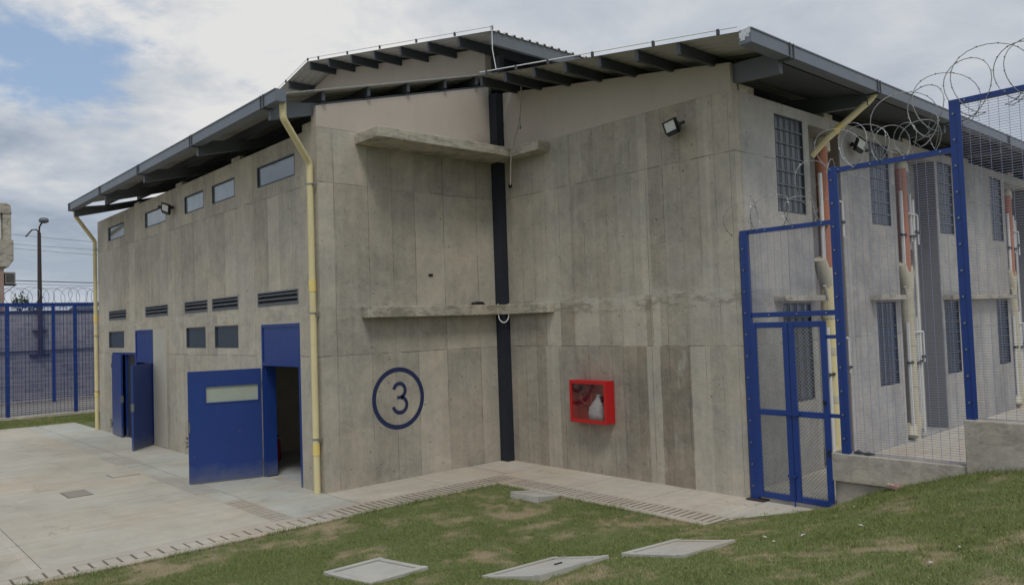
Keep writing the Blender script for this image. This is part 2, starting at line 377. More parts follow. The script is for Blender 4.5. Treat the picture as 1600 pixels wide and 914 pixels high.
M['lens'] = paint('floodlight_lens', (.62, .62, .60), .25, var=.1, scale=20)
M['red'] = paint('red_gloss_enamel', (.50, .012, .014), .35, var=.06)
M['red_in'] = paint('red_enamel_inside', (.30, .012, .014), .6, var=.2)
M['bag'] = paint('white_plastic_bag', (.62, .64, .64), .45, var=.15, scale=14, bump=.4)
M['rope'] = paint('grey_rope', (.30, .27, .23), .9, var=.3, scale=20)
M['rust'] = paint('rusty_brown_steel', (.045, .032, .028), .7, var=.3)
M['interior'] = paint('dim_interior_render', (.55, .50, .41), .9, var=.2)
M['tile'] = paint('interior_floor_finish', (.46, .48, .47), .35, var=.2)
M['trough'] = paint('dark_drain_trough', (.035, .032, .028), .95, var=.3)
M['patch'] = paint('pale_plaster_patch', (.43, .41, .35), .9, var=.10)
M['emblem'] = paint('navy_wall_paint', (.012, .022, .082), .6, var=.15, scale=8)
M['tape'] = paint('aluminium_tape', (.62, .63, .64), .3, metal=.7, var=.25, scale=14, bump=.8)
M['brick'] = None
M['leafy'] = paint('dark_foliage', (.045, .075, .03), .8, var=.4, scale=3)
M['tank'] = paint('dark_tank_plastic', (.06, .065, .085), .6, var=.1)
M['ac'] = paint('air_conditioner_casing', (.30, .29, .27), .6, var=.1)
M['paving'] = paving('plaza_concrete'); M['walk'] = paving('walkway_concrete', (.46, .425, .36)); M['apron'] = paving('apron_concrete', (.40, .39, .335), .35)
M['dirt'] = paving('trodden_grey_dirt', (.22, .205, .175)); M['lid2'] = paving('damp_grey_repair', (.35, .335, .29)); M['lid'] = paving('weathered_brown_lid', (.27, .24, .195)); M['drain'] = paving('drain_concrete', (.42, .38, .32))
M['blind'] = paint('pale_door_glass', (.36, .40, .33), .3, var=.1, scale=6)

def glass(name, colr, rough=.12, spec=1.0):
    mt, t, bs = new_mat(name)
    P = t.node('ShaderNodeNewGeometry').outputs['Position']
    n = t.noise(t.vmath('MULTIPLY', P, (1, 2.5, 1)), 1.2, 4, .6)
    t.set(bs, 'Base Color', t.mix(t.rng(n, .4, .6), colr, tuple(c*1.2 for c in colr)))
    t.set(bs, 'Roughness', rough); t.set(bs, 'Specular IOR Level', spec); t.set(bs, 'IOR', 1.7)
    t.set(bs, 'Normal', t.node('ShaderNodeBump', {'Strength': .03, 'Distance': .01, 'Height': t.noise(P, 2, 2, .5)}))
    return mt
M['glass_hi'] = glass('sky_toned_glass', (.20, .24, .275), .08)  # pale base colour carries part of the sky reflection
M['glass_mid'] = glass('grey_blue_glass', (.095, .125, .15), .10); M['glass_mid2'] = glass('pale_blue_glass', (.17, .22, .26), .08)
M['glass_lo'] = glass('dark_blue_glass', (.022, .042, .060), .15, .8)
M['glass_r'] = glass('grey_window_glass', (.045, .055, .068), .3, .6)
M['glass_rb'] = glass('dark_blue_low_window_glass', (.018, .032, .075), .3, .5)
M['cab_glass'] = glass('cabinet_glass', (.05, .012, .012), .1)
def see_through(name):
    mt = bpy.data.materials.new(name); mt.use_nodes = True; t = NT(mt.node_tree)
    for n in list(t.n): t.n.remove(n)
    gl = t.node('ShaderNodeBsdfGlossy', {'Color': (.8, .8, .8), 'Roughness': .05}); tr = t.node('ShaderNodeBsdfTransparent', {'Color': (.92, .9, .9)})
    mx = t.node('ShaderNodeMixShader', {0: .10, 1: tr.outputs[0], 2: gl.outputs[0]}); t.node('ShaderNodeOutputMaterial', {0: mx.outputs[0]})
    return mt
M['clear'] = see_through('clear_pane')

def brick_mat(name, c1, c2, mortar, scale=1.0, bw=.4, rh=.2):
    mt, t, bs = new_mat(name)
    g = t.node('ShaderNodeNewGeometry'); P = g.outputs['Position']
    ps = t.node('ShaderNodeSeparateXYZ', {0: P}); ns = t.node('ShaderNodeSeparateXYZ', {0: g.outputs['Normal']})
    mu = t.node('ShaderNodeMix', None, data_type='FLOAT'); t.set(mu, 0, t.math('GREATER_THAN', t.math('ABSOLUTE', ns.outputs[0]), .5)); t.set(mu, 2, ps.outputs[0]); t.set(mu, 3, ps.outputs[1])
    v = t.node('ShaderNodeCombineXYZ', {0: mu.outputs[0], 1: ps.outputs[2]}).outputs[0]
    br = t.node('ShaderNodeTexBrick', {'Vector': v, 'Color1': c1, 'Color2': c2, 'Mortar': mortar, 'Scale': scale, 'Mortar Size': .012, 'Brick Width': bw, 'Row Height': rh})
    n = t.noise(P, .8, 6, .65); k = t.math('ADD', .7, t.math('MULTIPLY', n, .6))
    t.set(bs, 'Base Color', t.mix(1.0, br.outputs[0], t.node('ShaderNodeCombineXYZ', {0: k, 1: k, 2: k}).outputs[0], 'MULTIPLY'))
    t.set(bs, 'Roughness', .9)
    return mt
M['block'] = brick_mat('grey_blockwork', (.34, .33, .34), (.25, .245, .26), (.44, .43, .42))
M['brick'] = brick_mat('pink_brickwork', (.36, .22, .18), (.31, .19, .155), (.40, .34, .30), 1.0, .3, .1)

# ------------------------------------------------------------------ ground
CP = [(2,9.92,0),(5.7,9.92,0),(8.45,9.85,0),(8.45,8,0),(8.45,6.6,0),(8.5,5.9,.01),(9.3,5.6,.01),(10.1,5.15,.03),(10.1,4.95,.09),(10.1,4.53,.29),(10.1,4.21,.41),(10.1,3.82,.55),
      (10.1,3.36,.69),(10.1,2.8,.80),(10.1,1,1.0),(10,-3,1.15),(4.5,7.5,.06),(8,8.7,0),(6.6,9,.0),(7.2,5.4,.17),(5.6,5.9,.17),(3,5,.45),(0,0,1.05),(5.3,1.5,.95),(0,6.5,.40),(-4,5,.7),
      (7.6,3.6,.55),(8.8,4.6,.24),(-2,9.9,.0),(-8,9.9,.02),(5.5,4.0,.5),(2,-6,1.2),(-6,-4,1.3),(-9,3,1.0),(9,-8,1.3),(3,8.5,.03),(0,8.7,.12)]
cp = np.array(CP, float)
def _phi(r2): return np.where(r2 > 1e-12, .5*r2*np.log(np.maximum(r2, 1e-12)), 0)
def _fit():
    n = len(cp); d2 = ((cp[:, None, :2]-cp[None, :, :2])**2).sum(-1)
    A = np.zeros((n+3, n+3)); A[:n, :n] = _phi(d2)+np.eye(n)*.02; A[:n, n] = 1; A[:n, n+1:] = cp[:, :2]; A[n, :n] = 1; A[n+1:, :n] = cp[:, :2].T
    return np.linalg.solve(A, np.concatenate([cp[:, 2], [0, 0, 0]]))
W_ = _fit()
def vnoise(x, y, s, seed=0):
    g = np.random.default_rng(seed).random((256, 256)); X = x*s+1000; Y = y*s+1000
    xi = np.floor(X).astype(int); yi = np.floor(Y).astype(int); fx = X-xi; fy = Y-yi; fx = fx*fx*(3-2*fx); fy = fy*fy*(3-2*fy)
    a = g[xi % 256, yi % 256]; b = g[(xi+1) % 256, yi % 256]; c = g[xi % 256, (yi+1) % 256]; d = g[(xi+1) % 256, (yi+1) % 256]
    return (a*(1-fx)+b*fx)*(1-fy)+(c*(1-fx)+d*fx)*fy
def fbm(x, y, s, o=4, seed=0):
    t = 0; a = .5; tot = 0
    for i in range(o): t = t+a*vnoise(x, y, s*2**i, seed+i); tot += a; a *= .55
    return t/tot
def ground_h(x, y):
    x = np.asarray(x, float); y = np.asarray(y, float)
    cx = np.clip(x, -9, 10.1); cy = np.clip(y, -7, 9.95)
    h = np.full(x.shape, W_[-3])+W_[-2]*cx+W_[-1]*cy
    for i in range(len(cp)): h = h+W_[i]*_phi((cx-cp[i, 0])**2+(cy-cp[i, 1])**2)
    h = h+(fbm(x, y, 1.6, 3, 5)-.5)*.05*np.clip(h*6+.15, 0, 1)
    out = (y > 9.93) | ((x > 8.46) & (y > 5.9)) | (x > 10.16)
    h = np.where(out, -.07, np.maximum(h, -.02))
    far = y > 27.4
    h = np.where(far, -.02, h)
    return h
patch = [(6.29,9.17,.35),(6.5,8.65,.35),(7.37,8.11,.35),(7.84,6.66,.5),(8.18,6.26,.45),(6.83,6.79,.5),(5.71,6.81,.45),(4.8,8.14,.4),(6.6,5.25,.35),(4.82,9.19,.45),(2.9,9.28,.6),(3.64,9.33,.5),(7.81,4.81,.3),(8.34,3.38,.3),(9.63,4.85,.3),(8.9,5.5,.35),(4.1,9.6,.5),(5.2,9.7,.35),(2.0,9.4,.6),(7.5,4.0,.25),(6.9,7.5,.3),(5.9,8.0,.25),(1.0,9.3,.8)]
def dryness(x, y):
    f = (fbm(x, y, .8, 5, 21)-.5)*1.3+(fbm(x, y, 3.1, 5, 61)-.5)*1.5+(fbm(x, y, 11, 3, 40)-.5)*1.0
    b = np.zeros_like(f)
    for px, py, r in patch: b = np.maximum(b, np.exp(-((x-px)**2+((y-py)*1.25)**2)/(r*.95)**2))
    v = f*.95+b*.52+.03
    v = np.clip((v-.08)/.72, 0, 1); return v*v*(3-2*v)

def grass_mat(name, blade):
    mt, t, bs = new_mat(name)
    P = t.node('ShaderNodeNewGeometry').outputs['Position']
    at = t.node('ShaderNodeVertexColor', None, layer_name='dry').outputs[0]
    s = t.node('ShaderNodeSeparateColor', {0: at}); dry, rnd = s.outputs[0], s.outputs[1]
    n = t.noise(P, .9, 4, .6); n2 = t.noise(P, 4.5, 4, .6)
    g1 = t.mix(rnd, (.145, .188, .055), (.245, .290, .115)) if blade else t.mix(n2, (.11, .13, .05), (.15, .17, .07))
    g1 = t.mix(t.rng(n, .38, .62), g1, (.175, .22, .065) if blade else (.10, .12, .045))
    d1 = t.mix(rnd, (.30, .24, .12), (.52, .43, .26)) if blade else t.mix(n2, (.25, .20, .12), (.34, .28, .18))
    t.set(bs, 'Base Color', t.mix(dry, g1, d1)); t.set(bs, 'Roughness', .85); t.set(bs, 'Specular IOR Level', .15)
    if not blade: t.set(bs, 'Normal', t.node('ShaderNodeBump', {'Strength': .7, 'Distance': .03, 'Height': t.noise(P, 30, 4, .7)}))
    return mt
M['soil'] = grass_mat('turf_soil', False); M['blade'] = grass_mat('grass_blades', True)
def color_attr(me, data):
    ca = me.color_attributes.new('dry', 'FLOAT_COLOR', 'POINT'); ca.data.foreach_set('color', data.astype(np.float32).ravel())

def make_terrain():
    near_x = np.arange(-10, 10.2, .11); near_y = np.arange(-4, 10.1, .11)
    fx = np.concatenate([[-900, -300, -100, -50, -30, -20, -14], near_x, [10.35, 12, 20, 40, 100, 300, 900]])
    fy = np.concatenate([[-900, -300, -100, -40, -15, -8], near_y, [10.3, 12, 18, 24, 27.3, 27.6, 29, 31, 34, 38, 50, 100, 300, 900]])
    X, Y = np.meshgrid(fx, fy, indexing='ij'); Z = ground_h(X, Y); nx, ny = X.shape
    V = np.stack([X.ravel(), Y.ravel(), Z.ravel()], 1)
    i, j = np.meshgrid(np.arange(nx-1), np.arange(ny-1), indexing='ij'); a = (i*ny+j).ravel()
    F = np.stack([a, a+ny, a+ny+1, a+1], 1)
    me = bpy.data.meshes.new('ground'); me.from_pydata(V.tolist(), [], F.tolist()); me.polygons.foreach_set('use_smooth', [True]*len(F))
    dr = dryness(X.ravel(), Y.ravel()); color_attr(me, np.stack([dr, np.full_like(dr, .5), dr*0, dr*0+1], 1))
    me.materials.append(M['soil']); o = bpy.data.objects.new('ground', me); COL.objects.link(o); tag(o, kind='structure')
make_terrain()

# inspection covers: centre, half sizes, rotation, tilt
COVERS = [((8.22, 8.74), .29, .29, 0.03, 0.0, 'small pale concrete cover beside the slotted drain, nearest the wall corner'),
          ((4.43, 7.24), .37, .42, .08, .01, 'square concrete cover in the lawn, leftmost of the three front covers'),
          ((5.46, 5.70), .58, .36, .17, .03, 'tilted concrete cover with a lifting slot, middle of the three front covers'),
          ((6.60, 4.94), .46, .38, .02, .0, 'broad concrete cover with a sunken lid, rightmost of the three front covers')]
def in_cover(x, y):
    r = np.zeros(x.shape, bool)
    for (c, a, b, rot, tl, lb) in COVERS:
        dx, dy = x-c[0], y-c[1]; u = dx*np.cos(rot)+dy*np.sin(rot); v = -dx*np.sin(rot)+dy*np.cos(rot)
        r |= (np.abs(u) < a-.015) & (np.abs(v) < b-.015)
    return r

def blades(name, pts, hmin, hmax, wmin, wmax, mat, label, cat='grass'):
    n = len(pts); x, y = pts[:, 0], pts[:, 1]; z = ground_h(x, y)
    a = rng.random(n)*2*np.pi; h = hmin+(hmax-hmin)*rng.random(n)**1.3; w = wmin+(wmax-wmin)*rng.random(n)
    dr = dryness(x, y); h = h*(1-.45*dr)*(.55+.8*fbm(x, y, 2.2, 3, 77))
    lean = rng.normal(0, .55, (n, 2))*h[:, None]
    V = np.zeros((n, 3, 3)); V[:, 0] = np.stack([x-np.cos(a)*w, y-np.sin(a)*w, z-.004], 1); V[:, 1] = np.stack([x+np.cos(a)*w, y+np.sin(a)*w, z-.004], 1)
    V[:, 2] = np.stack([x+lean[:, 0], y+lean[:, 1], z+h], 1)
    me = bpy.data.meshes.new(name); me.vertices.add(n*3); me.vertices.foreach_set('co', V.ravel())
    me.loops.add(n*3); me.loops.foreach_set('vertex_index', np.arange(n*3)); me.polygons.add(n); me.polygons.foreach_set('loop_start', np.arange(n)*3)
    me.update(calc_edges=True)
    rn = rng.random(n); cdat = np.stack([np.clip(dr+(rng.random(n)-.45)*.55, 0, 1), rn, rn*0, rn*0+1], 1)
    color_attr(me, np.repeat(cdat, 3, 0)); me.materials.append(mat)
    o = bpy.data.objects.new(name, me); COL.objects.link(o); tag(o, label, cat, kind='stuff'); return o
def scatter(n, x0, x1, y0, y1, power=1.0):
    p = np.stack([x0+(x1-x0)*rng.random(n), y0+(y1-y0)*rng.random(n)], 1); return p
p = scatter(620000, .2, 10.12, 1.0, 9.95)
x, y = p[:, 0], p[:, 1]
dep = x*math.cos(YAW)+y*math.sin(YAW); lat = x*math.sin(YAW)-y*math.cos(YAW)
ok = (dep > 4.3) & (np.abs(lat) < dep*.74+.5) & ~in_cover(x, y) & ~((x > 8.40) & (y > 5.85+rng.normal(0, .05, len(x)))) & ~((x > 8.5) & (ground_h(x, y) < .012) & (rng.random(len(x)) > .25))
dr = dryness(x, y); ok &= rng.random(len(x)) > dr*.45
ok &= rng.random(len(x)) < np.clip(6.5/dep, .45, 1)
p = p[ok]
blades('lawn_grass', p, .012, .033, .0016, .0042, M['blade'], 'short patchy green and straw coloured lawn grass in front of the building')
# shaggy fringe along the drain edge and foot of the low wall
q = []
for k in range(9000):
    s_ = random.random()
    if s_ < .5: q.append((random.uniform(.5, 8.45), 9.93-abs(random.gauss(0, .035))))
    elif s_ < .75: q.append((8.42-abs(random.gauss(0, .03)), random.uniform(5.9, 9.9)))
    else:
        q.append((10.1-abs(random.gauss(0, .06)), random.uniform(1.5, 5.0)))
q = np.array(q); q = q[~in_cover(q[:, 0], q[:, 1])]
blades('edge_grass', q, .03, .085, .0015, .004, M['blade'], 'longer ragged grass fringe along the paving edges and wall foot')
tc = scatter(1500, .5, 10.0, 1.2, 9.8); tc = tc[(tc[:, 0]*math.cos(YAW)+tc[:, 1]*math.sin(YAW) > 4.6) & ~in_cover(tc[:, 0], tc[:, 1]) & ~((tc[:, 0] > 8.35) & (tc[:, 1] > 5.8))]
tp_ = np.repeat(tc, 26, 0)+rng.normal(0, .022, (len(tc)*26, 2)); tp_ = tp_[~((tp_[:, 0] > 8.42) & (tp_[:, 1] > 5.85)) & (tp_[:, 1] < 9.93)]
blades('grass_tufts', tp_, .022, .052, .0016, .004, M['blade'], 'small taller tufts of grass and weeds scattered over the lawn')
pf = scatter(60000, 1.0, 9, 27.7, 30.6)
blades('far_lawn', pf, .02, .06, .006, .014, M['blade'], 'narrow strip of green lawn beyond the paved yard')

def quad_prism(poly, z0, z1): return MB().prism(poly, z0, z1, 2)
def struct(name, mb, mat, bevel=0): return tag(obj(name, mb, mat, bevel=bevel), kind='structure')
# plaza slabs separated by real joint gaps
g_ = .010
mb = MB()
xs = [-22, -14, -8, -3.0, 1.98, 4.80]; ys = [10.53, 16.6, 22.4, 27.9]
for i in range(len(xs)-1):
    for j in range(len(ys)-1):
        if i == 4 or True: mb.box((xs[i]+g_/2, ys[j]+(0 if j == 0 else g_/2), -.2), (xs[i+1]-g_/2, ys[j+1]-g_/2, 0))
struct('plaza', mb, M['paving'])
mb = MB()
for (y0, y1) in ((12.35, 14.4), (14.41, 17.2), (17.21, 20.0), (20.01, 22.8), (22.81, 25.4), (25.41, 27.9)):
    mb.box((5.13, y0+.005, -.2), (6.19, y1-.005, -.002)); mb.box((4.806, y0+.005, -.2), (5.118, y1-.005, -.004))
mb.box((5.13, 10.53, -.2), (6.19, 12.345, -.002))
struct('apron', mb, M['apron'])
mb = MB()
for (x0, x1) in ((6.2, 7.9), (7.91, 9.17)): mb.box((x0, 10.53, -.2), (x1-.006, 11.59, 0))
mb.add([(9.18,10.53,0),(10.12,11.58,0),(9.18,11.58,0)], [(0,1,2)]); mb.box((9.18,10.53,-.2),(10.12,11.58,-.003))
mb.add([(9.19,10.525,0),(10.13,10.525,0),(10.13,11.57,0)], [(0,1,2)])
for (y0, y1) in ((8.8, 10.52), (7.4, 8.79), (6.0, 7.39), (4.8, 5.99)): mb.box((9.02, y0, -.2), (10.13, y1-.006, 0))
mb.box((9.02, 4.8, -.2), (10.9, 6.27, -.004)); mb.box((8.48, 4.8, -.2), (9.015, 5.45, -.002))
struct('walkway', mb, M['walk'])
struct('joint_strip', MB().box((1.86, 10.56, -.05), (1.974, 27.8, .0015)), M['walk'])
struct('repair_strip', MB().box((4.72, 13.2, -.05), (5.08, 15.4, .0012)).box((4.70, 17.6, -.05), (5.2, 19.0, .0012)), M['lid2'])
# slotted drains: rails + bars over a dark trough
def drain(name, label, p0, p1, side, width, pitch, rail, bar=.060, front=.16):
    """p0->p1 direction along drain, side = unit vector across, pointing to the lawn"""
    p0, p1, s2 = Vector((*p0, 0)), Vector((*p1, 0)), Vector((*side, 0)); d = (p1-p0); L = d.length; d.normalize()
    t = thing(name, label, 'drain', tuple(p0), 'slotted concrete drains around the lawn')
    rl = MB(); hz = .09
    def strip(a, b, z=0.001):
        c = p0+d*L/2+s2*(a+b)/2; rl.obox((c.x, c.y, z-hz), d*L/2, s2*(b-a)/2, (0, 0, hz))
    strip(0, rail); strip(width-front, width, -.004)
    obj('rail', rl, M['drain'], t)
    br = MB(); n = int(L/pitch)
    for i in range(n):
        c = p0+d*(i+.5)*L/n+s2*(rail+width-front)/2
        br.obox((c.x, c.y, -.03+random.uniform(-.004, .002)), d*(L/n*.5*(bar/pitch)), s2*((width-front-rail)/2), (0, 0, .03))
    obj('grating', br, M['drain'], t)
    tr = MB(); c = p0+d*L/2+s2*width/2; tr.obox((c.x, c.y, -.13), d*L/2, s2*(width/2-.01), (0, 0, .02)); obj('trough', tr, M['trough'], t)
    return t
drain('slotted_drain', 'slotted concrete drain strip between the left wall walkway and the lawn', (5.72, 10.52), (9.01, 10.52), (0, -1), .60, .105, .05)
drain('slotted_drain', 'slotted concrete drain strip along the walkway under the red cabinet', (9.01, 9.915), (9.01, 5.46), (-1, 0), .53, .105, .04)
drain('slotted_drain', 'long slotted concrete drain along the front edge of the paved yard', (-9, 10.52), (5.71, 10.52), (0, -1), .60, .155, .17, bar=.125, front=.17)
drain('slotted_drain', 'short slotted concrete drain in the yard in front of the open blue door', (5.125, 10.53), (5.125, 12.34), (-1, 0), .32, .10, .02, front=.02)
struct('far_path', MB().box((-25, 31.32, -.2), (25, 37.8, .03)), M['dirt'])
# interior floor and back ground
struct('interior_floor', MB().box((6.2, 11.6, -.2), (10.1, 24.8, -.003)), M['tile'])
struct('rear_pavement', MB().box((10.33, -12, -.2), (42, 6.26, .10)), M['walk'])

def cover(c, a, b, rot, tilt, label, i):
    z = float(ground_h(np.array([c[0]]), np.array([c[1]]))[0])
    e = .25; hx = float(ground_h(np.array([c[0]+e]), np.array([c[1]]))[0]-ground_h(np.array([c[0]-e]), np.array([c[1]]))[0])/(2*e)
    hy = float(ground_h(np.array([c[0]]), np.array([c[1]+e]))[0]-ground_h(np.array([c[0]]), np.array([c[1]-e]))[0])/(2*e)
    n = Vector((-hx-tilt*.4, -hy+tilt, 1)).normalized(); ux = Vector((math.cos(rot), math.sin(rot), 0)); ux = (ux-n*ux.dot(n)).normalized(); uy = n.cross(ux)
    o = Vector((c[0], c[1], z+(.052 if i == 0 else .028)))
    t = thing('inspection_cover', label, 'manhole cover', tuple(o), 'concrete inspection covers in the lawn')
    fr = MB(); w = .075; hz = .05
    for s_ in (-1, 1):
        fr.obox(o+uy*s_*(b-w/2)-n*(hz-.010), ux*a, uy*w/2, n*hz); fr.obox(o+ux*s_*(a-w/2)-n*(hz-.006), ux*w/2, uy*(b-w), n*(hz-.002))
    obj('rim', fr, M['con_cover'], t, bevel=.006)
    ld = MB(); ld.obox(o-n*(hz+.004), ux*(a-w-.020), uy*(b-w-.020), n*hz)
    l = obj('lid', ld, M['con_cover'], t, bevel=.004)
    if i == 2:
        obj('handle', MB().obox(o+ux*.12-uy*.05+n*.004, ux*.06, uy*.008, n*.006), M['rust'], l)
    obj('gap_bed', MB().obox(o-n*.085, ux*(a-.03), uy*(b-.03), n*.03), M['trough'], t)
for i, cv in enumerate(COVERS): cover(*cv, i)
# yard access covers flush in the slab
for (x0, y0, w, d, lb) in ((3.18, 14.75, .38, .62, 'brownish flush access cover set in the paved yard'), (4.22, 16.15, .50, .45, 'pale flush access cover in the yard near the joint line')):
    t = thing('access_cover', lb, 'manhole cover', (x0, y0, 0), 'flush access covers in the yard')
    obj('frame', MB().box((x0, y0, .0005), (x0+w, y0+d, .003)), M['trough'], t)
    obj('lid', MB().box((x0+.012, y0+.012, .003), (x0+w-.006, y0+d-.004, .007)), M['lid'] if x0 < 4 else M['paving'], t)

# ------------------------------------------------------------------ BUILDING
XL, YF, XB, YC, YD, ZT = 6.19, 11.59, 10.13, 6.27, 24.87, 6.0
B = thing('concrete_building', 'large board marked concrete building with pitched metal roofs and a circled number on its wall', 'building', (8, 12, 0))
def wall_mesh(axis, front, back, u0, u1, z0, z1, holes, topf=None):
    """wall plane normal along axis (0: x const, u=y; 1: y const, u=x)."""
    us = sorted({u0, u1, *[h[0] for h in holes], *[h[1] for h in holes]}); zs = sorted({z0, z1, *[h[2] for h in holes], *[h[3] for h in holes]})
    us = [u for u in us if u0 <= u <= u1]; zs = [z for z in zs if z0 <= z <= z1]
    mb = MB()
    def P(u, z, n): return (n, u, z) if axis == 0 else (u, n, z)
    def solid(i, j):
        if i < 0 or j < 0 or i >= len(us)-1 or j >= len(zs)-1: return False
        cu, cz = (us[i]+us[i+1])/2, (zs[j]+zs[j+1])/2
        return not any(h[0] < cu < h[1] and h[2] < cz < h[3] for h in holes)
    for i in range(len(us)-1):
        for j in range(len(zs)-1):
            if not solid(i, j): continue
            a, b, c, d = us[i], us[i+1], zs[j], zs[j+1]
            mb.add([P(a,c,front),P(b,c,front),P(b,d,front),P(a,d,front)], [(0,1,2,3)])
            mb.add([P(a,c,back),P(b,c,back),P(b,d,back),P(a,d,back)], [(3,2,1,0)])
            if not solid(i-1, j): mb.add([P(a,c,front),P(a,d,front),P(a,d,back),P(a,c,back)], [(0,1,2,3)])
            if not solid(i+1, j): mb.add([P(b,c,front),P(b,d,front),P(b,d,back),P(b,c,back)], [(3,2,1,0)])
            if not solid(i, j-1): mb.add([P(a,c,front),P(b,c,front),P(b,c,back),P(a,c,back)], [(3,2,1,0)])
            if not solid(i, j+1): mb.add([P(a,d,front),P(b,d,front),P(b,d,back),P(a,d,back)], [(0,1,2,3)])
    return mb
UPW = [(12.39,13.92),(14.96,16.13),(16.59,17.74),(18.97,20.52),(22.26,23.77)]
LOU = [(12.36,14.0),(14.89,16.23),(16.48,17.84),(18.94,20.59),(22.19,23.79)]
LOW = [(14.92,16.12),(16.62,17.77),(22.41,23.84)]
VEN = [(17.68,17.93,.12,.38),(23.62,23.84,.12,.38)]
DA = (12.34,13.86,0,2.78); DC = (20.05,21.42,0,2.80); DB = (21.42,23.48,0,2.23)
holesL = [(a,b,5.32,5.71) for a,b in UPW]+[(a,b,3.11,3.37) for a,b in LOU]+[(a,b,2.35,2.80) for a,b in LOW]+VEN+[DA,DC,DB]
obj('wall', wall_mesh(0, XL, XL+.2, YF, YD, -.02, ZT, holesL), M['con'], B)
obj('wall', wall_mesh(1, YF, YF+.2, XL+.2, XB, -.02, ZT, []), M['con'], B)
obj('wall', wall_mesh(0, XB, XB+.2, YC, YF+.2, -.02, ZT, []), M['con_end'], B)
obj('wall', wall_mesh(1, YD-.2, YD, XL+.2, XB, -.02, ZT, []), M['con'], B)
# stepped bits of concrete on the wall top between rafters
for y0, y1, hh in ((11.6, 12.1, .13), (14.7, 15.1, .09), (17.9, 18.3, .09), (21.0, 21.4, .07)): obj('wall_top_pad', MB().box((XL+.004, y0, ZT-.01), (XL+.19, y1, ZT+hh)), M['con_plain'], B, bevel=.01)
for x0, x1, hh in ((10.34, 10.75, .12), (13.0, 13.3, .09), (16.3, 16.7, .09), (19.6, 20.0, .09), (22.9, 23.3, .09)): obj('wall_top_pad', MB().box((x0, YC+.004, ZT-.01), (x1, YC+.19, ZT+hh)), M['con_plain'], B, bevel=.01)

# right facade: bays with recesses
REC = [(12.39, 13.49), (15.77, 17.90), (22.45, 24.6), (29.2, 31.2)]
RW = [(11.30,12.20),(14.68,15.53),(18.02,18.85),(21.38,22.22),(24.85,25.7),(28.2,29.05)]
holesR = [(a,b,4.26,5.82) for a,b in RW]+[(a,b,1.25,2.81) for a,b in RW]+[(a,b,.12,5.79) for a,b in REC]
XR1 = 36.0
obj('wall', wall_mesh(1, YC, YC+.2, XB+.2, XR1, -.02, ZT, holesR), M['con_side'], B)
DEP = .43
for i_, (a, b) in enumerate(REC):
    mb = MB()
    mb.box((a-.1, YC+DEP, .0), (b+.1, YC+DEP+.12, 5.85)); mb.box((a-.12, YC+.205, 0), (a-.002, YC+DEP-.004, 5.85))
    mb.box((a+.0, YC+.205, 5.80), (b, YC+DEP-.004, 5.92)); mb.box((a, YC+.005, -.02), (b, YC+DEP, .115))
    obj('recess_lining', mb, M['con_side'], B)
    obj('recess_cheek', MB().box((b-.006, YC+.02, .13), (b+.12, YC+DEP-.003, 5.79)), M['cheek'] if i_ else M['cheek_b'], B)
def window(y0, y1, z0, z1, axis, front, pane_mat, inset=.012, fw_=.024, bars=(0, 0), frame_mat=None, depth=.05, barm=None):
    frame_mat = frame_mat or M['steel_d']
    def bx(mb, u0, u1, a, b, n0, n1):
        return mb.box((n0, u0, a), (n1, u1, b)) if axis == 0 else mb.box((u0, n0, a), (u1, n1, b))
    w = MB(); f0, f1 = front+inset-.012, front+inset+depth
    bx(w, y0+.002, y0+fw_, z0+.002, z1-.002, f0, f1); bx(w, y1-fw_, y1-.002, z0+.002, z1-.002, f0, f1)
    bx(w, y0+fw_, y1-fw_, z0+.002, z0+fw_, f0, f1-.001); bx(w, y0+fw_, y1-fw_, z1-fw_, z1-.002, f0, f1-.001)
    win = obj('window', w, frame_mat, B)
    p = MB(); bx(p, y0+fw_-.004, y1-fw_+.004, z0+fw_-.004, z1-fw_+.004, front+inset+.018, front+inset+.026); obj('pane', p, pane_mat, win)
    if bars != (0, 0):
        g = MB(); nv, nh = bars
        for i in range(1, nv): u = y0+(y1-y0)*i/nv; bx(g, u-.006, u+.006, z0+fw_, z1-fw_, front+inset-.004, front+inset+.008)
        for i in range(1, nh): zz = z0+(z1-z0)*i/nh; bx(g, y0+fw_, y1-fw_, zz-.011, zz+.011, front+inset-.006, front+inset+.010)
        obj('bars', g, barm or M['steel'], win)
    return win
for k_, (a, b) in enumerate(UPW): window(a, b, 5.32, 5.71, 0, XL, M[('glass_mid', 'glass_hi', 'glass_mid2', 'glass_hi', 'glass_mid')[k_]])
for a, b in LOW: window(a, b, 2.35, 2.80, 0, XL, M['glass_lo'])
for a, b in RW[:6]:
    window(a, b, 4.26, 5.82, 1, YC, M['glass_r'], bars=(5, 7)); window(a, b, 1.25, 2.81, 1, YC, M['glass_rb'], bars=(4, 7), barm=M['steel_d'], frame_mat=M['navy'])
for a, b in LOU:
    f = MB(); z0, z1 = 3.11, 3.37; x0, x1 = XL+.0-.006, XL+.09
    f.box((x0, a+.002, z0+.002), (x1, a+.03, z1-.002)); f.box((x0, b-.03, z0+.002), (x1, b-.002, z1-.002)); f.box((x0, a+.03, z0+.002), (x1, b-.03, z0+.022)); f.box((x0, a+.03, z1-.022), (x1, b-.03, z1-.002))
    lv = obj('louver', f, M['steel'], B)
    s_ = MB()
    for k in range(3):
        zc = z0+.045+k*.078; s_.obox((XL+.035, (a+b)/2, zc+.015), (.045, 0, .032), (0, (b-a)/2-.03, 0), (-.003, 0, .004))
    obj('blade', s_, M['steel'], lv); obj('backing', MB().box((XL+.10, a+.005, z0+.005), (XL+.11, b-.005, z1-.005)), M['navy'], lv)
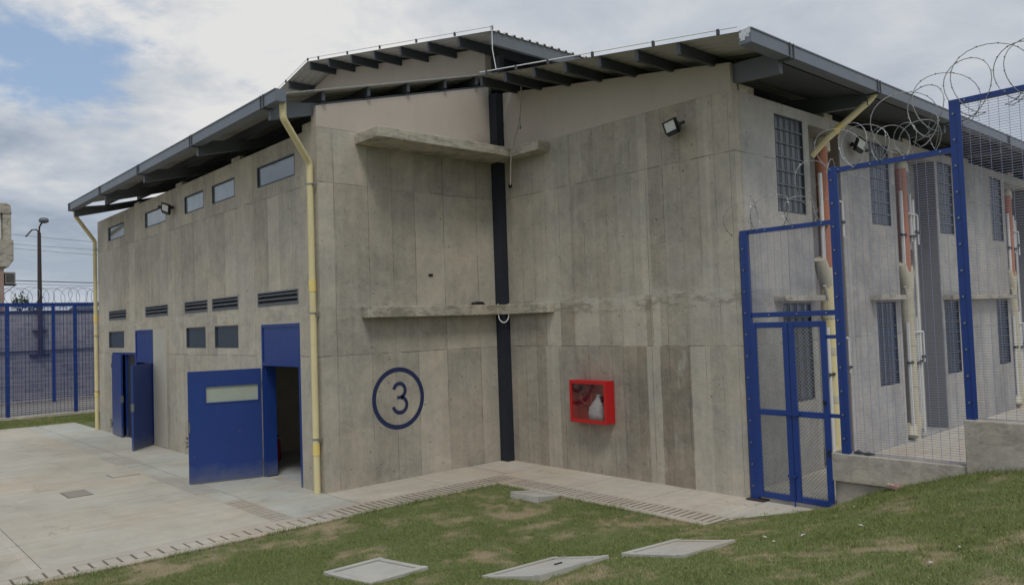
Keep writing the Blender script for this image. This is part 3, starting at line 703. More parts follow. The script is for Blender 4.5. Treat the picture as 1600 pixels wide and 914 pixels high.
for v in VEN:
    s_ = MB()
    for k in range(1, 3):
        zz = v[2]+(v[3]-v[2])*k/3; s_.box((XL+.01, v[0], zz-.014), (XL+.12, v[1], zz+.014))
    s_.box((XL+.012, (v[0]+v[1])/2-.014, v[2]), (XL+.118, (v[0]+v[1])/2+.014, v[3])); vn = obj('vent_block', s_, M['con_plain'], B)
    obj('backing', MB().box((XL+.13, v[0]+.002, v[2]+.002), (XL+.14, v[1]-.002, v[3]-.002)), M['trough'], vn)
obj('plaster_patch', MB().box((XL-.004, 19.10, .02), (XL+.01, 20.0, 2.80)), M['patch'], B)
for (y0_, y1_, ztop) in ((DA[0], DA[1], DA[3]), (DC[0], DC[1], DC[3]), (DB[0], DB[1], DB[3])):
    pt = MB(); e = .028
    pt.box((XL-.003, y0_-e, 0), (XL+.004, y0_-.001, ztop+e)); pt.box((XL-.003, y1_+.001, 0), (XL+.004, y1_+e, ztop+e)); pt.box((XL-.003, y0_-.001, ztop+.001), (XL+.004, y1_+.001, ztop+e))
    obj('door_reveal', pt, M['patch'], B)
# canopies on the right facade
mb = None
for a, b in ((11.05, 12.32), (14.42, 15.75), (17.95, 22.40), (24.65, 26.0)):
    c = MB().box((a, YC-.20, 2.84), (b, YC-.002, 2.93)); obj('canopy', c, M['con_plain'], B, bevel=.008)
# inner room behind the open door: partitions, plus an unseen ceiling slab added to darken it
mb = MB(); mb.box((9.0, 11.8, 0), (9.1, 24.6, 3.0)); mb.box((6.40, 11.8, 2.92), (9.0, 24.6, 3.05)); mb.box((6.4, 16.3, 0), (9.0, 16.4, 2.9)); mb.box((6.4, 19.9, 0), (9.0, 20.0, 2.9)); mb.box((6.4, 21.45, 0), (9.0, 21.5, 2.9))
obj('inner_wall', mb, M['interior'], B)
# steel corner column
obj('column', MB().box((9.955, 11.375, -.01), (10.128, 11.588, 7.16)), M['navy'], B)
# ledges
def ledge(a, b, xl, ye, z0, z1):
    poly = [(xl, YF-.002), (xl, YF-a), (XB-b, YF-a), (XB-b, ye), (XB-.002, ye), (XB-.002, YF-.002)]
    return MB().prism(poly, z0, z1, 2)
obj('ledge', ledge(.73, .30, 6.91, 10.12, 5.79, 5.965), M['con_plain'], B, bevel=.012)
obj('ledge', ledge(.22, .15, 6.95, 10.14, 2.825, 3.015), M['con_plain'], B, bevel=.012)

# gables
def zL(x): return 6.36+.26*(x-5.39)
def zR(y): return 6.43+.15*(y-5.52)
def zH(y): return 8.07+.194*(min(y, 2*17.95-y)-10.74)
T = .03
obj('gable_panel', MB().prism([(XL-.0, ZT+.001), (XB-.17, ZT+.001), (XB-.17, zL(XB-.17)-.22), (XL, zL(XL)-.22)], YF+.001, YF+.18, 1), M['beige'], B, bevel=.006)
obj('gable_panel', MB().prism([(YC+.02, ZT+.001), (11.37, ZT+.001), (11.37, zR(11.37)-.13), (YC+.02, zR(YC)-.14)], XB+.001, XB+.18, 0), M['beige'], B, bevel=.006)
yh = 24.0
obj('gable_panel', MB().prism([(11.87, 7.2), (yh, 7.2), (yh, zH(yh)-.07), (17.95, zH(17.95)-.07), (11.87, zH(11.87)-.07)], XB+.001, XB+.20, 0), M['beige'], B, bevel=.006)
obj('dark_void_panel', MB().box((XB+.25, 11.90, 7.0), (XR1, 11.98, 8.12)), M['navy'], B)  # dark panel standing in for the unlit void below the hall eave
obj('inner_gable', MB().box((XB+.01, 11.98, 3.0), (XB+.20, 24.6, 7.19)), M['interior'], B)

def corrugated(n0, n1, slope_pts, axis, pitch=.20, h=.028, th=.006):
    """ribs run along the slope; profile along axis direction between n0,n1. slope_pts: [(s,z),...]"""
    prof = [(n0, 0)]; k = int((n1-n0)/pitch)
    for i in range(k):
        a = n0+i*pitch; prof += [(a+pitch*.55, 0), (a+pitch*.65, h), (a+pitch*.85, h), (a+pitch*.95, 0)]
    prof.append((n1, 0)); mb = MB(); n = len(prof); P = []
    for off in (0, -th):
        for (s_, z) in slope_pts:
            for (a, dz) in prof: P.append((s_, a, z+dz+off) if axis == 1 else (a, s_, z+dz+off))
    m_ = len(slope_pts); fs = []
    for L in range(2):
        o = L*m_*n
        for i in range(m_-1):
            for j in range(n-1): fs.append((o+i*n+j, o+i*n+j+1, o+(i+1)*n+j+1, o+(i+1)*n+j))
    for i in (0, m_-1):
        for j in range(n-1): fs.append((i*n+j, i*n+j+1, m_*n+i*n+j+1, m_*n+i*n+j))
    return mb.add(P, fs)
# --- left lean-to roof
YL0, YL1, XE = 11.49, 24.4, 5.40
rL = obj('roof', corrugated(YL0, YL1, [(XE+.02, zL(XE)), (10.12, zL(10.12))], 1), M['sheet'], B)
for px_ in (6.30, 7.17, 8.0, 8.84, 9.6):
    obj('purlin', MB().box((px_-.03, YL0+.03, zL(px_)-.165), (px_+.03, YL1-.03, zL(px_)-.016)), M['steel_d'], rL)
OUT_L = (11.73, 14.88, 18.09, 21.15, 24.24)
for yy in OUT_L:
    pr = MB().prism([(XE+.05, zL(XE)-.06), (XE+.05, zL(XE)-.34), (6.3, zL(6.3)-.36), (10.1, zL(10.1)-.36), (10.1, zL(10.1)-.17), (6.3, zL(6.3)-.17)], yy-.05, yy+.05, 1)
    obj('rafter', pr, M['steel'], rL)
def gutter(axis, out, eave, n0, n1, z, joints, parent):
    """box gutter running along n, from out (outer face) to eave"""
    g = MB(); 
    def bx(a, b, c, d): 
        return g.box((a, n0, c), (b, n1, d)) if axis == 0 else g.box((n0, a, c), (n1, b, d))
    s_ = 1 if eave > out else -1
    bx(out, out+s_*.006, z-.20, z); bx(out+s_*.006, eave, z-.20, z-.194); bx(eave-s_*.006, eave, z-.194, z-.02); bx(out-s_*.012, out, z-.018, z); bx(out-s_*.010, out, z-.2, z-.188)
    gt = obj('gutter', g, M['gutter'], parent)
    for e in (n0, n1):
        c = MB(); (c.box((out, e-.003, z-.19), (eave, e+.003, z-.003)) if axis == 0 else c.box((e-.003, out, z-.19), (e+.003, eave, z-.003)))
        obj('end_cap', c, M['gutter'], gt)
    st = MB()
    for j in joints:
        for dj in (-.05, .05):
            (st.box((out-.016*s_, j+dj-.012, z-.215), (out-.001*s_, j+dj+.012, z+.006)) if axis == 0 else st.box((j+dj-.012, out-.016*s_, z-.215), (j+dj+.012, out-.001*s_, z+.006)))
        for dj in (0,):
            (st.box((out, j-.05, z-.214), (eave, j+.05, z-.203)) if axis == 0 else st.box((j-.05, out, z-.214), (j+.05, eave, z-.203)))
    obj('joint_strap', st, M['steel_d'], gt)
    return gt
gutter(0, 5.33, 5.50, 11.24, 24.4, 6.40, OUT_L, rL)
fl = MB(); fl.prism([(5.5, zL(5.5)+.012), (10.12, zL(10.12)+.012), (10.12, zL(10.12)+.026), (5.5, zL(5.5)+.022)], YL0-.006, YL0+.04, 1)
obj('edge_flashing', fl, M['sheet'], rL)
# --- right lean-to roof
XR0, YR0 = 9.23, 5.50
def sheetR():
    return corrugated(XR0, XR1, [(YR0, zR(YR0)), (11.55, zR(11.55))], 0)
# the strip in front of the left roof ends at y=11.0
rR = obj('roof', corrugated(XR0, 10.10, [(YR0, zR(YR0)), (11.02, zR(11.02))], 0), M['sheet'], B)
obj('roof_sheet', corrugated(10.10, XR1, [(YR0, zR(YR0)), (11.85, zR(11.85))], 0), M['sheet'], rR)
for y_ in (6.56, 7.32, 8.06, 8.81, 9.55, 10.29, 10.96):
    obj('purlin', MB().box((XR0+.02, y_-.03, zR(y_)-.175), (XR1-.1, y_+.03, zR(y_)-.016)), M['steel_d'], rR)
OUT_R = (10.26, 13.11, 16.48, 19.8, 23.1, 26.4, 29.7, 33.0)
for xx in OUT_R:
    pr = MB().prism([(YR0+.05, zR(YR0)-.06), (YR0+.05, zR(YR0)-.36), (6.5, zR(6.5)-.46), (11.5, zR(11.5)-.46), (11.5, zR(11.5)-.18), (6.5, zR(6.5)-.18)], xx-.05, xx+.05, 0)
    obj('rafter', pr, M['steel'], rR)
obj('soffit_shade_sheet', MB().prism([(5.60, zR(5.60)-.20), (6.46, zR(6.46)-.20), (6.46, zR(6.46)-.185), (5.60, zR(5.60)-.185)], 10.33, XR1-.2, 0), M['steel_d'], rR)  # dark sheet added so the eave underside looks shaded
gR = gutter(1, 5.38, 5.56, XR0-.02, XR1, 6.44, OUT_R, rR)
tp = MB()
for i in range(10): 
    a = random.uniform(0, .12); tp.obox((XR0-.028+random.uniform(-.004, .004), 5.40+a, 6.36+random.uniform(-.05, .05)), (.002, .001, 0), (0, .035, random.uniform(-.01, .01)), (0.0, 0, .035))
obj('sealing_tape', tp, M['tape'], gR)
# --- main hall roof
XH0, YH0 = 9.38, 10.74
hallw = 2*17.95-YH0
rH = obj('roof', corrugated(XH0, XR1, [(YH0, zH(YH0)), (17.95, zH(17.95)), (hallw, zH(hallw))], 0, h=.035), M['sheet'], B)
for y_ in (11.79, 12.8, 13.8, 14.84, 15.84, 16.9, 17.85, 19.04, 20.1, 21.2, 22.3, 23.4):
    obj('purlin', MB().box((XH0+.02, y_-.03, zH(y_)-.20), (XR1-.1, y_+.03, zH(y_)-.016)), M['steel_d'], rH)
obj('eave_beam', MB().box((XH0+.02, YH0+.03, zH(YH0)-.24), (XR1-.1, YH0+.10, zH(YH0)-.012)), M['steel'], rH)
for xx in (11.75, 14.9, 18.1, 21.3, 24.5):
    pr = MB().prism([(YH0+.11, zH(YH0)-.03), (YH0+.11, zH(YH0)-.27), (11.88, zH(11.88)-.95), (11.88, zH(11.88)-.2)], xx-.09, xx+.09, 0)
    obj('rafter', pr, M['steel'], rH)
obj('corner_bracket', MB().box((10.30, 11.62, 7.3), (10.42, 11.88, zH(11.7)-.21)), M['steel_d'], rH)
# number on the wall
em = MB(); seg = 72; cx_, cz_, ro, ri = 7.65, 1.41, .54, .462
for s_ in range(seg):
    a0, a1 = 2*math.pi*s_/seg, 2*math.pi*(s_+1)/seg
    pts = [(cx_+ro*math.cos(a0), YF-.003, cz_+ro*math.sin(a0)), (cx_+ro*math.cos(a1), YF-.003, cz_+ro*math.sin(a1)), (cx_+ri*math.cos(a1), YF-.003, cz_+ri*math.sin(a1)), (cx_+ri*math.cos(a0), YF-.003, cz_+ri*math.sin(a0))]
    em.add(pts, [(0,1,2,3)])
ring = obj('number_ring', em, M['emblem'], B); tag(ring, 'navy painted circle round the number 3')
path = []
for k in range(25):
    a = math.radians(168-k*(168+84)/24); path.append((.118*math.cos(a), .133+.122*math.sin(a)))
for k in range(29):
    a = math.radians(80-k*(80+170)/28); path.append((.005+.140*math.cos(a), -.118+.134*math.sin(a)))
dgm = MB()
def ribbon(pts_, w_):
    L_, R__ = [], []
    for k, p_ in enumerate(pts_):
        q0, q1 = pts_[max(k-1, 0)], pts_[min(k+1, len(pts_)-1)]; dx, dz = q1[0]-q0[0], q1[1]-q0[1]; l_ = math.hypot(dx, dz) or 1
        L_.append((cx_+.02+p_[0]-dz/l_*w_, YF-.0035, cz_+p_[1]+dx/l_*w_)); R__.append((cx_+.02+p_[0]+dz/l_*w_, YF-.0035, cz_+p_[1]-dx/l_*w_))
    n_ = len(pts_); dgm.add(L_+R__, [(k, k+1, n_+k+1, n_+k) for k in range(n_-1)])
ribbon(path[:25], .032); ribbon(path[25:], .032); dgm.add([(cx_+.02-.05, YF-.0045, cz_-.012), (cx_+.02+.03, YF-.0045, cz_-.012), (cx_+.02+.03, YF-.0045, cz_+.038), (cx_+.02-.05, YF-.0045, cz_+.038)], [(0,1,2,3)])
obj('number_digit', dgm, M['emblem'], ring)
# small box opening in wall
obj('wall_socket', MB().box((8.37, YF-.012, 3.555), (8.46, YF+.001, 3.60)), M['black'], B)
obj('wall_socket', MB().box((XB-.012, 11.18, 5.28), (XB+.001, 11.27, 5.36)), M['black'], B)

# doors ---------------------------------------------------------------------
def leaf(hinge, end, z0, z1, th=.045, mat=None, win=None):
    h_, e_ = Vector((*hinge, 0)), Vector((*end, 0)); d = (e_-h_); L = d.length; d.normalize(); n = Vector((-d.y, d.x, 0))
    def P(s_, z, o=0): q_ = h_+d*s_+n*o; return Vector((q_.x, q_.y, z))
    mb = MB(); c = P(L/2, (z0+z1)/2)
    if not win: mb.obox(c, d*L/2, n*th/2, (0,0,(z1-z0)/2))
    else:
        a, b, c0, c1 = win
        for (s0, s1, q0, q1) in ((0, a, z0, z1), (b, L, z0, z1), (a, b, z0, c0), (a, b, c1, z1)):
            mb.obox(P((s0+s1)/2, (q0+q1)/2), d*(s1-s0)/2, n*th/2, (0,0,(q1-q0)/2))
    o = obj('door', mb, M['blue'], B)
    tr = MB()
    if win:
        a, b, c0, c1 = win; t_ = .012
        for sgn in (-1, 1):
            off = sgn*(th/2+.004)
            for (s0, s1, q0, q1) in ((a-t_*2, b+t_*2, c0-t_*2, c0), (a-t_*2, b+t_*2, c1, c1+t_*2), (a-t_*2, a, c0, c1), (b, b+t_*2, c0, c1)):
                tr.obox(P((s0+s1)/2, (q0+q1)/2, off), d*(s1-s0)/2, n*.006, (0,0,(q1-q0)/2))
        obj('window_trim', tr, M['blue'], o)
        obj('door_pane', MB().obox(P((a+b)/2, (c0+c1)/2), d*(b-a)/2, n*.006, (0,0,(c1-c0)/2)), M['blind'], o)
    for zh in (z0+.25, z1-.3): obj('hinge', MB().cyl(tuple(P(.0, zh-.06, -th/2-.008)), tuple(P(.0, zh+.06, -th/2-.008)), .014, 8), M['steel'], o)
    hd = MB().obox(P(L-.012, 1.0), d*.016, n*(th/2+.012), (0,0,.09)); obj('handle', hd, M['steel'], o)
    return o
def frame(y0, y1, z1, trans=None):
    f = MB(); w = .055
    f.box((XL-.012, y0+.002, 0), (XL+.15, y0+w, z1-.002)); f.box((XL-.012, y1-w, 0), (XL+.15, y1-.002, z1-.002)); f.box((XL-.011, y0+w, z1-w), (XL+.149, y1-w, z1-.002))
    if trans: f.box((XL-.013, y0+w, trans), (XL+.148, y1-w, trans+.07))
    fo = obj('door_frame', f, M['blue'], B)
    if trans: obj('transom_panel', MB().box((XL+.004, y0+w, trans+.07), (XL+.04, y1-w, z1-w)), M['blue'], fo)
    return fo
frame(DA[0], DA[1], DA[3], 2.03); frame(DC[0], DC[1], DC[3], 1.99); frame(DB[0], DB[1], DB[3])
leaf((6.16, 13.87), (4.96, 14.22), .02, 1.985, win=(.06, .95, 1.42, 1.70))
obj('door', MB().box((6.21, 13.76, .02), (6.40, 13.80, 2.02)), M['blue'], B)
leaf((6.17, 20.10), (5.52, 19.43), .015, 1.98)
leaf((6.17, 23.45), (6.10, 22.35), .015, 2.17)
obj('door', MB().box((6.19, 22.30, .015), (6.60, 22.345, 2.17)), M['blue'], B)
obj('door', MB().box((6.23, 21.48, .015), (6.27, 22.28, 2.17)), M['navy'], B)

# ------------------------------------------------------------------ fixtures
def drainpipe(label, pts, r, sleeves, clamps, mat=None, wallx=None):
    t = thing('drainpipe', label, 'drainpipe', (pts[-1][0], pts[-1][1], 0), 'cream yellow rainwater pipes')
    obj('pipe', MB().tube(pts, r, 14), mat or M['yellow'], t)
    for z0, z1 in sleeves:
        x_, y_ = pts[-1][0], pts[-1][1]; obj('sleeve', MB().tube([(x_, y_, z0), (x_, y_, z1)], r+.006, 14), M['yellow_s'], t)
    for z_ in clamps:
        x_, y_ = pts[-1][0], pts[-1][1]; m_ = MB().tube([(x_, y_, z_-.012), (x_, y_, z_+.012)], r+.008, 14)
        m_.box((x_-.0, y_-r-.05, z_-.010), (x_+.06, y_-r, z_+.010)); obj('clamp', m_, M['galv'], t)
    return t
def smooth_path(pts, rad=.06, n=4):
    out = [Vector(pts[0])]
    for i in range(1, len(pts)-1):
        a, b, c = Vector(pts[i-1]), Vector(pts[i]), Vector(pts[i+1]); d1 = (a-b).normalized(); d2 = (c-b).normalized()
        s_, e_ = b+d1*rad, b+d2*rad
        for k in range(n+1):
            u_ = k/n; out.append((s_*(1-u_)+b*u_)*(1-u_)+(b*(1-u_)+e_*u_)*u_)
    out.append(Vector(pts[-1])); return [tuple(p_) for p_ in out]
drainpipe('cream downpipe with yellow collars at the front corner next to the open blue door', smooth_path([(5.50, 11.36, 6.22), (5.50, 11.36, 5.98), (6.11, 11.70, 5.40), (6.11, 11.70, 0)]), .054, [(3.28, 3.46), (.62, .80)], [5.05, 2.93, .88])
drainpipe('cream downpipe at the far left end of the long wall', smooth_path([(5.47, 24.25, 6.22), (5.50, 24.3, 6.05), (6.13, 24.93, 5.45), (6.13, 24.93, 0)]), .054, [(3.1, 3.3), (.95, 1.1)], [5.2, 2.7, 1.1])
t = thing('drainpipe', 'slanting cream rainwater pipe from the right hand gutter to the first recess', 'drainpipe', (12.6, 6.1, 5.2), 'cream yellow rainwater pipes')
obj('pipe', MB().tube(smooth_path([(13.18, 5.48, 6.26), (13.15, 5.55, 6.16), (12.60, 6.08, 5.52), (12.52, 6.30, 5.28)]), .055, 14), M['yellow'], t)
obj('sleeve', MB().tube([(12.80, 5.89, 5.75), (12.70, 5.985, 5.64)], .062, 14), M['yellow_s'], t)

def pipe_stack(loc, label, top, upper_mat, lower_mat, low2=None):
    t = thing('pipe_stack', label, 'pipes', loc, 'vertical waste pipe stacks on the right facade')
    obj('soil_pipe', MB().cyl((0,0,3.35), (0,0,top), .105, 14), upper_mat, t, local=True)
    obj('waste_pipe', MB().cyl((0,0,.1), (0,0,3.4), .118, 14), low2 or lower_mat, t, local=True)
    obj('vent_cap', MB().tube(smooth_path([(0,0,top-.05), (0,0,top+.10), (.12,0,top+.10), (.12,0,top-.06)], .05), .10, 12), lower_mat, t, local=True)
    def each(name, mat, items):
        for pts_, r__ in items: obj(name, MB().tube(pts_, r__, 10), mat, t, local=True)
    each('branch', lower_mat, [([(-.24,0,3.55), (-.10,0,3.30), (0,0,3.05)], [.10, .12, .11]), ([(.16,0,3.50), (.08,0,3.30), (0,0,3.1)], [.08, .10, .09]),
        ([(-.24,-.05,.18), (-.16,0,.35), (0,0,.30)], [.12, .12, .10]), ([(.22,-.02,.55), (.14,0,.35), (0,0,.18)], [.10, .11, .09])])
    each('diagonal_pipe', lower_mat, [(smooth_path([(.42,0,3.85), (.42,0,3.60), (.16,-.02,2.95), (.02,-.03,2.7)]), .042), ([(-.20,-.05,3.1), (-.03,-.03,2.75)], .03)])
    each('water_pipe', M['white'], [([(-.20,-.06,3.55), (-.20,-.06,4.98)], .036), ([(.22,-.06,4.0), (.22,-.06,4.95)], .032), ([(.36,-.06,.2), (.36,-.06,4.85)], .034),
        (smooth_path([(.0,-.10,4.55), (.52,-.08,4.55), (.52,-.08,3.95)], .03), .020), ([(-.20,-.06,.3), (-.20,-.06,2.4)], .036), ([(.22,-.06,.3), (.22,-.06,2.5)], .032),
        (smooth_path([(.0,-.10,2.2), (.50,-.08,2.2), (.50,-.08,1.6)], .03), .020)])
    each('valve', M['black'], [q_ for z_ in (4.12, 1.62) for q_ in (([(-.32,-.08,z_), (-.08,-.08,z_)], .028), ([(.06,-.10,z_-.03), (.34,-.10,z_)], .026), ([(.34,-.09,z_+.08), (.54,-.09,z_+.08)], .028))])
    each('collar', M['cream'], [([(-.20,-.06,z_-.03), (-.20,-.06,z_+.03)], .034) for z_ in (4.9, 4.4, 3.9, 3.65)]+[([(0,0,z_-.06), (0,0,z_+.06)], .128) for z_ in (2.6, 2.0, 1.2)])
    return t
ps1 = pipe_stack((16.15, 6.30, 0), 'reddish waste pipe stack with white side pipes in the middle recess behind the fence', 5.45, M['orange'], M['cream'])
ps2 = copy_tree(ps1); ps2.location = (22.70, 6.30, 0); ps2['label'] = 'reddish waste pipe stack in the farthest recess at the right edge of the photo'
ps3 = pipe_stack((12.78, 6.26, 0), '', 5.45, M['orange'], M['cream'], M['yellow']); ps3['label'] = 'orange and cream pipe stack in the first recess right behind the blue gate'
ps4 = copy_tree(ps1); ps4.location = (29.5, 6.30, 0); ps4['label'] = 'small distant waste pipe stack in the last recess of the right facade'

# floodlights ---------------------------------------------------------------
def floodlight(loc, facing, roll, label, arm_side=1, tilt=-.25):
    t = thing('floodlight', label, 'floodlight', loc, 'black square floodlights fixed high on the walls')
    f = Vector(facing); f.z = tilt; f.normalize(); r = f.cross(Vector((0,0,1))).normalized(); u = r.cross(f)
    r2 = r*math.cos(roll)+u*math.sin(roll); u2 = -r*math.sin(roll)+u*math.cos(roll); o = f*.16
    w, h_ = .125, .098
    hs = MB(); hs.obox(o, r2*w, u2*h_, f*.025); fr_ = .022
    for sgn in (-1, 1): hs.obox(o+u2*sgn*(h_-fr_/2)+f*.032, r2*w, u2*fr_/2, f*.010); hs.obox(o+r2*sgn*(w-fr_/2)+f*.032, r2*fr_/2, u2*(h_-fr_), f*.010)
    hs.obox(o-u2*(h_+.018), r2*(w-.02), u2*.02, f*.035)
    for i in range(6): hs.obox(o-f*.035+r2*(-.09+i*.036), r2*.005, u2*(h_-.02), f*.015)
    obj('housing', hs, M['black'], t, local=True, bevel=.004)
    obj('lens', MB().obox(o+f*.028, r2*(w-fr_), u2*(h_-fr_), f*.002), M['lens'], t, local=True)
    br = MB(); br.beam(Vector((0,0,0)), Vector((0,0,0))+f*.05-u*.02, .10, .06); br.beam(-u2*.10+f*.06, o-u2*.10+r2*arm_side*(w+.012), .02, .03); br.beam(o+r2*arm_side*(w+.012)-u2*.1, o+r2*arm_side*(w+.012)+u2*.02, .012, .03)
    obj('bracket', br, M['black'], t, local=True)
    sn = MB().obox(o+r2*arm_side*(w+.07)-u2*.03, r2*.05, u2*.022, f*.03); obj('sensor', sn, M['black'], t, local=True)
    return t
floodlight((10.10, 7.24, 5.66), (-1, .05, 0), -.16, 'square black floodlight tilted on the bare wall beside the beige gable', -1)
floodlight((6.16, 18.45, 5.58), (-1, -.35, 0), .35, 'black floodlight between the small high windows of the long left wall', 1)
floodlight((13.95, 6.24, 5.66), (-.2, -1, 0), .30, 'black floodlight under the eave of the right facade above the fence', -1)

# fire hose cabinet ---------------------------------------------------------
cb = thing('hose_cabinet', 'open fronted red fire hose cabinet with glass door fixed to the concrete wall', 'cabinet', (XB, 9.2, .88))
x0, x1, y0, y1, z0, z1 = 9.93, XB-.002, 8.78, 9.62, .90, 1.62
bd = MB(); th = .012
bd.box((x1-th, y0, z0), (x1, y1, z1)); bd.box((x0, y0, z0), (x1-th, y0+th, z1)); bd.box((x0, y1-th, z0), (x1-th, y1, z1)); bd.box((x0, y0+th, z0), (x1-th, y1-th, z0+th)); bd.box((x0, y0+th, z1-th), (x1-th, y1-th, z1))
obj('cabinet_body', bd, M['red'], cb, bevel=.003)
dr_ = MB(); f0, f1 = x0-.022, x0-.001; a_, b_, c_, d_ = y0-.004, y1+.004, z0-.004, z1+.004
dr_.box((f0, b_-.055, c_), (f1, b_, d_)); dr_.box((f0, a_, c_), (f1, a_+.055, d_)); dr_.box((f0, a_+.055, c_), (f1, b_-.055, c_+.06)); dr_.box((f0, a_+.055, d_-.06), (f1, b_-.055, d_))
dd = obj('cabinet_door', dr_, M['red'], cb, bevel=.003)
obj('pane', MB().box((x0-.014, a_+.055, c_+.06), (x0-.010, b_-.055, d_-.06)), M['clear'], dd)
obj('latch', MB().box((x0-.035, y0+.075, 1.27), (x0-.022, y0+.11, 1.37)), M['black'], dd)
hz_ = MB(); 
hz_.tube([(10.04, 9.30+.20*math.cos(a/10*2*math.pi), 1.33+.20*math.sin(a/10*2*math.pi)) for a in range(11)], .022, 8); hz_.tube([(10.0, 9.30+.13*math.cos(a/10*2*math.pi), 1.33+.13*math.sin(a/10*2*math.pi)) for a in range(11)], .022, 8)
obj('hose_coil', hz_, M['red_in'], cb)
obj('valve', MB().tube(smooth_path([(10.05, 9.50, 1.50), (9.99, 9.45, 1.50), (9.99, 9.40, 1.42)], .02), .025, 8), M['black'], cb)
# white plastic bag
bg_ = MB(); P = []; nb = 16
for i, (rz, sx, sy) in enumerate([(-.05, .05, .15), (.08, .065, .17), (.18, .06, .15), (.27, .045, .10), (.34, .025, .05), (.38, .018, .03), (.41, .025, .055)]):
    for j in range(nb):
        a = 2*math.pi*j/nb; k = 1+.13*math.sin(a*5+i*1.7)+random.uniform(-.07, .07); P.append((10.01+sx*math.cos(a)*k, 9.10+(.0 if i < 3 else -.012*i)+sy*math.sin(a)*k, .975+rz))
fs = [(i*nb+j, i*nb+(j+1) % nb, (i+1)*nb+(j+1) % nb, (i+1)*nb+j) for i in range(6) for j in range(nb)]+[tuple(range(nb))[::-1], tuple(range(6*nb, 7*nb))]
bg_.add(P, fs, True); tag(obj('plastic_bag', bg_, M['bag'], loc=(10.02, 9.0, .914)), 'crumpled white plastic bag standing inside the red cabinet', 'bag')
# extinguisher inside the doorway
ex = thing('fire_extinguisher', 'red fire extinguisher on the floor just inside the open blue door', 'extinguisher', (7.15, 15.4, 0))
obj('cylinder', MB().revolve((7.15, 15.4, 0), [(.0, .0), (.075, .0), (.078, .03), (.078, .36), (.06, .42), (.02, .45), (.02, .48), (0, .48)]), M['red'], ex)
obj('valve_head', MB().box((7.12, 15.36, .48), (7.18, 15.44, .52)).tube(smooth_path([(7.15, 15.36, .50), (7.10, 15.28, .50), (7.10, 15.30, .25)], .03), .01, 6), M['black'], ex)

# rope hanging from the roof
rp = thing('hanging_rope', 'thin grey rope with a knot hanging down the wall from the roof edge', 'rope', (9.6, 10.62, 7.0))
def at_ratio(px, py, dist_axis, val):
    d = fw+(px-800)/F_PX*rt-(py-457)/F_PX*up; tt_ = (val-(0, 0, CAM_H)[dist_axis])/d[dist_axis]; return Vector((0, 0, CAM_H))+d*tt_
obj('rope', MB().tube([(9.72,10.38,7.0),(9.72,10.46,6.36),(9.72,10.60,6.10),(9.72,10.70,5.87),(9.72,10.75,5.6),(9.72,10.77,5.22)], .013, 6), M['rope'], rp)
obj('knot', MB().tube([(9.70,10.46,6.40),(9.68,10.43,6.34),(9.69,10.41,6.27),(9.70,10.43,6.22),(9.71,10.46,6.28),(9.70,10.46,6.37)], .018, 6), M['rope'], rp)
# loop of cable under lower ledge and coil on it
tag(obj('cable_loop', MB().tube([(9.93+.75*q_*.10, 11.33-.66*q_*.10, z_) for q_, z_ in [(-1, 3.03), (-1, 2.92)]+[(-math.cos(a/12*math.pi), 2.82-.15*math.sin(a/12*math.pi)) for a in range(13)]+[(1, 2.92), (1, 3.03)]], .012, 6), M['flash'], loc=(9.93, 11.33, 2.84)), 'pale cable loop hanging under the lower concrete ledge', 'cable')
cc_ = MB()
for k in range(4):
    cc_.tube([(9.42+(.16-.018*k)*math.cos(a/14*2*math.pi)+random.uniform(-.01,.01), 11.475+(.09-.012*k)*math.sin(a/14*2*math.pi), 3.03+.012*k+random.uniform(0,.012)) for a in range(15)], .008, 6)
tag(obj('cable_coil', cc_, M['black'], loc=(9.3, 11.2, 3.02)), 'small coil of dark cable lying on the lower concrete ledge', 'cable')
# lightning conductor cables with clips along the rakes
def conductor(label, pts, clips, extra=None):
    t = thing('conductor_cable', label, 'cable', pts[0], 'pale conductor cables along the roof edges')
    obj('cable', MB().tube(pts, .009, 6), M['flash'], t)
    for c in clips: obj('clip', MB().box((c[0]-.015, c[1]-.02, c[2]-.06), (c[0]+.015, c[1]+.02, c[2]+.015)), M['steel_d'], t)
    return t
ys_ = [5.6, 6.3, 7.6, 8.7, 9.6, 10.4, 11.0]
conductor('pale cable clipped along the sloping edge of the right lean-to roof', [(XR0+.02, y_, zR(y_)+.075) for y_ in ys_], [(XR0+.02, y_, zR(y_)+.07) for y_ in (5.9, 7.0, 8.2, 9.2, 10.0, 10.8)])
ys_ = [10.76, 12, 14, 16, 17.95, 19, 21, 23]
conductor('pale cable clipped along the top edge of the high hall roof', [(XH0+.02, y_, zH(y_)+.085) for y_ in ys_], [(XH0+.02, y_, zH(y_)+.08) for y_ in (10.78, 11.9, 13.2, 14.6, 16.0, 17.4, 17.95, 19.2, 20.4)])
conductor('pale cable dropping from the hall roof corner to the right roof', [(XH0-.02, 10.74, zH(10.74)+.08), (XH0-.03, 10.73, 7.7), (XH0, 10.68, 7.32)], [])

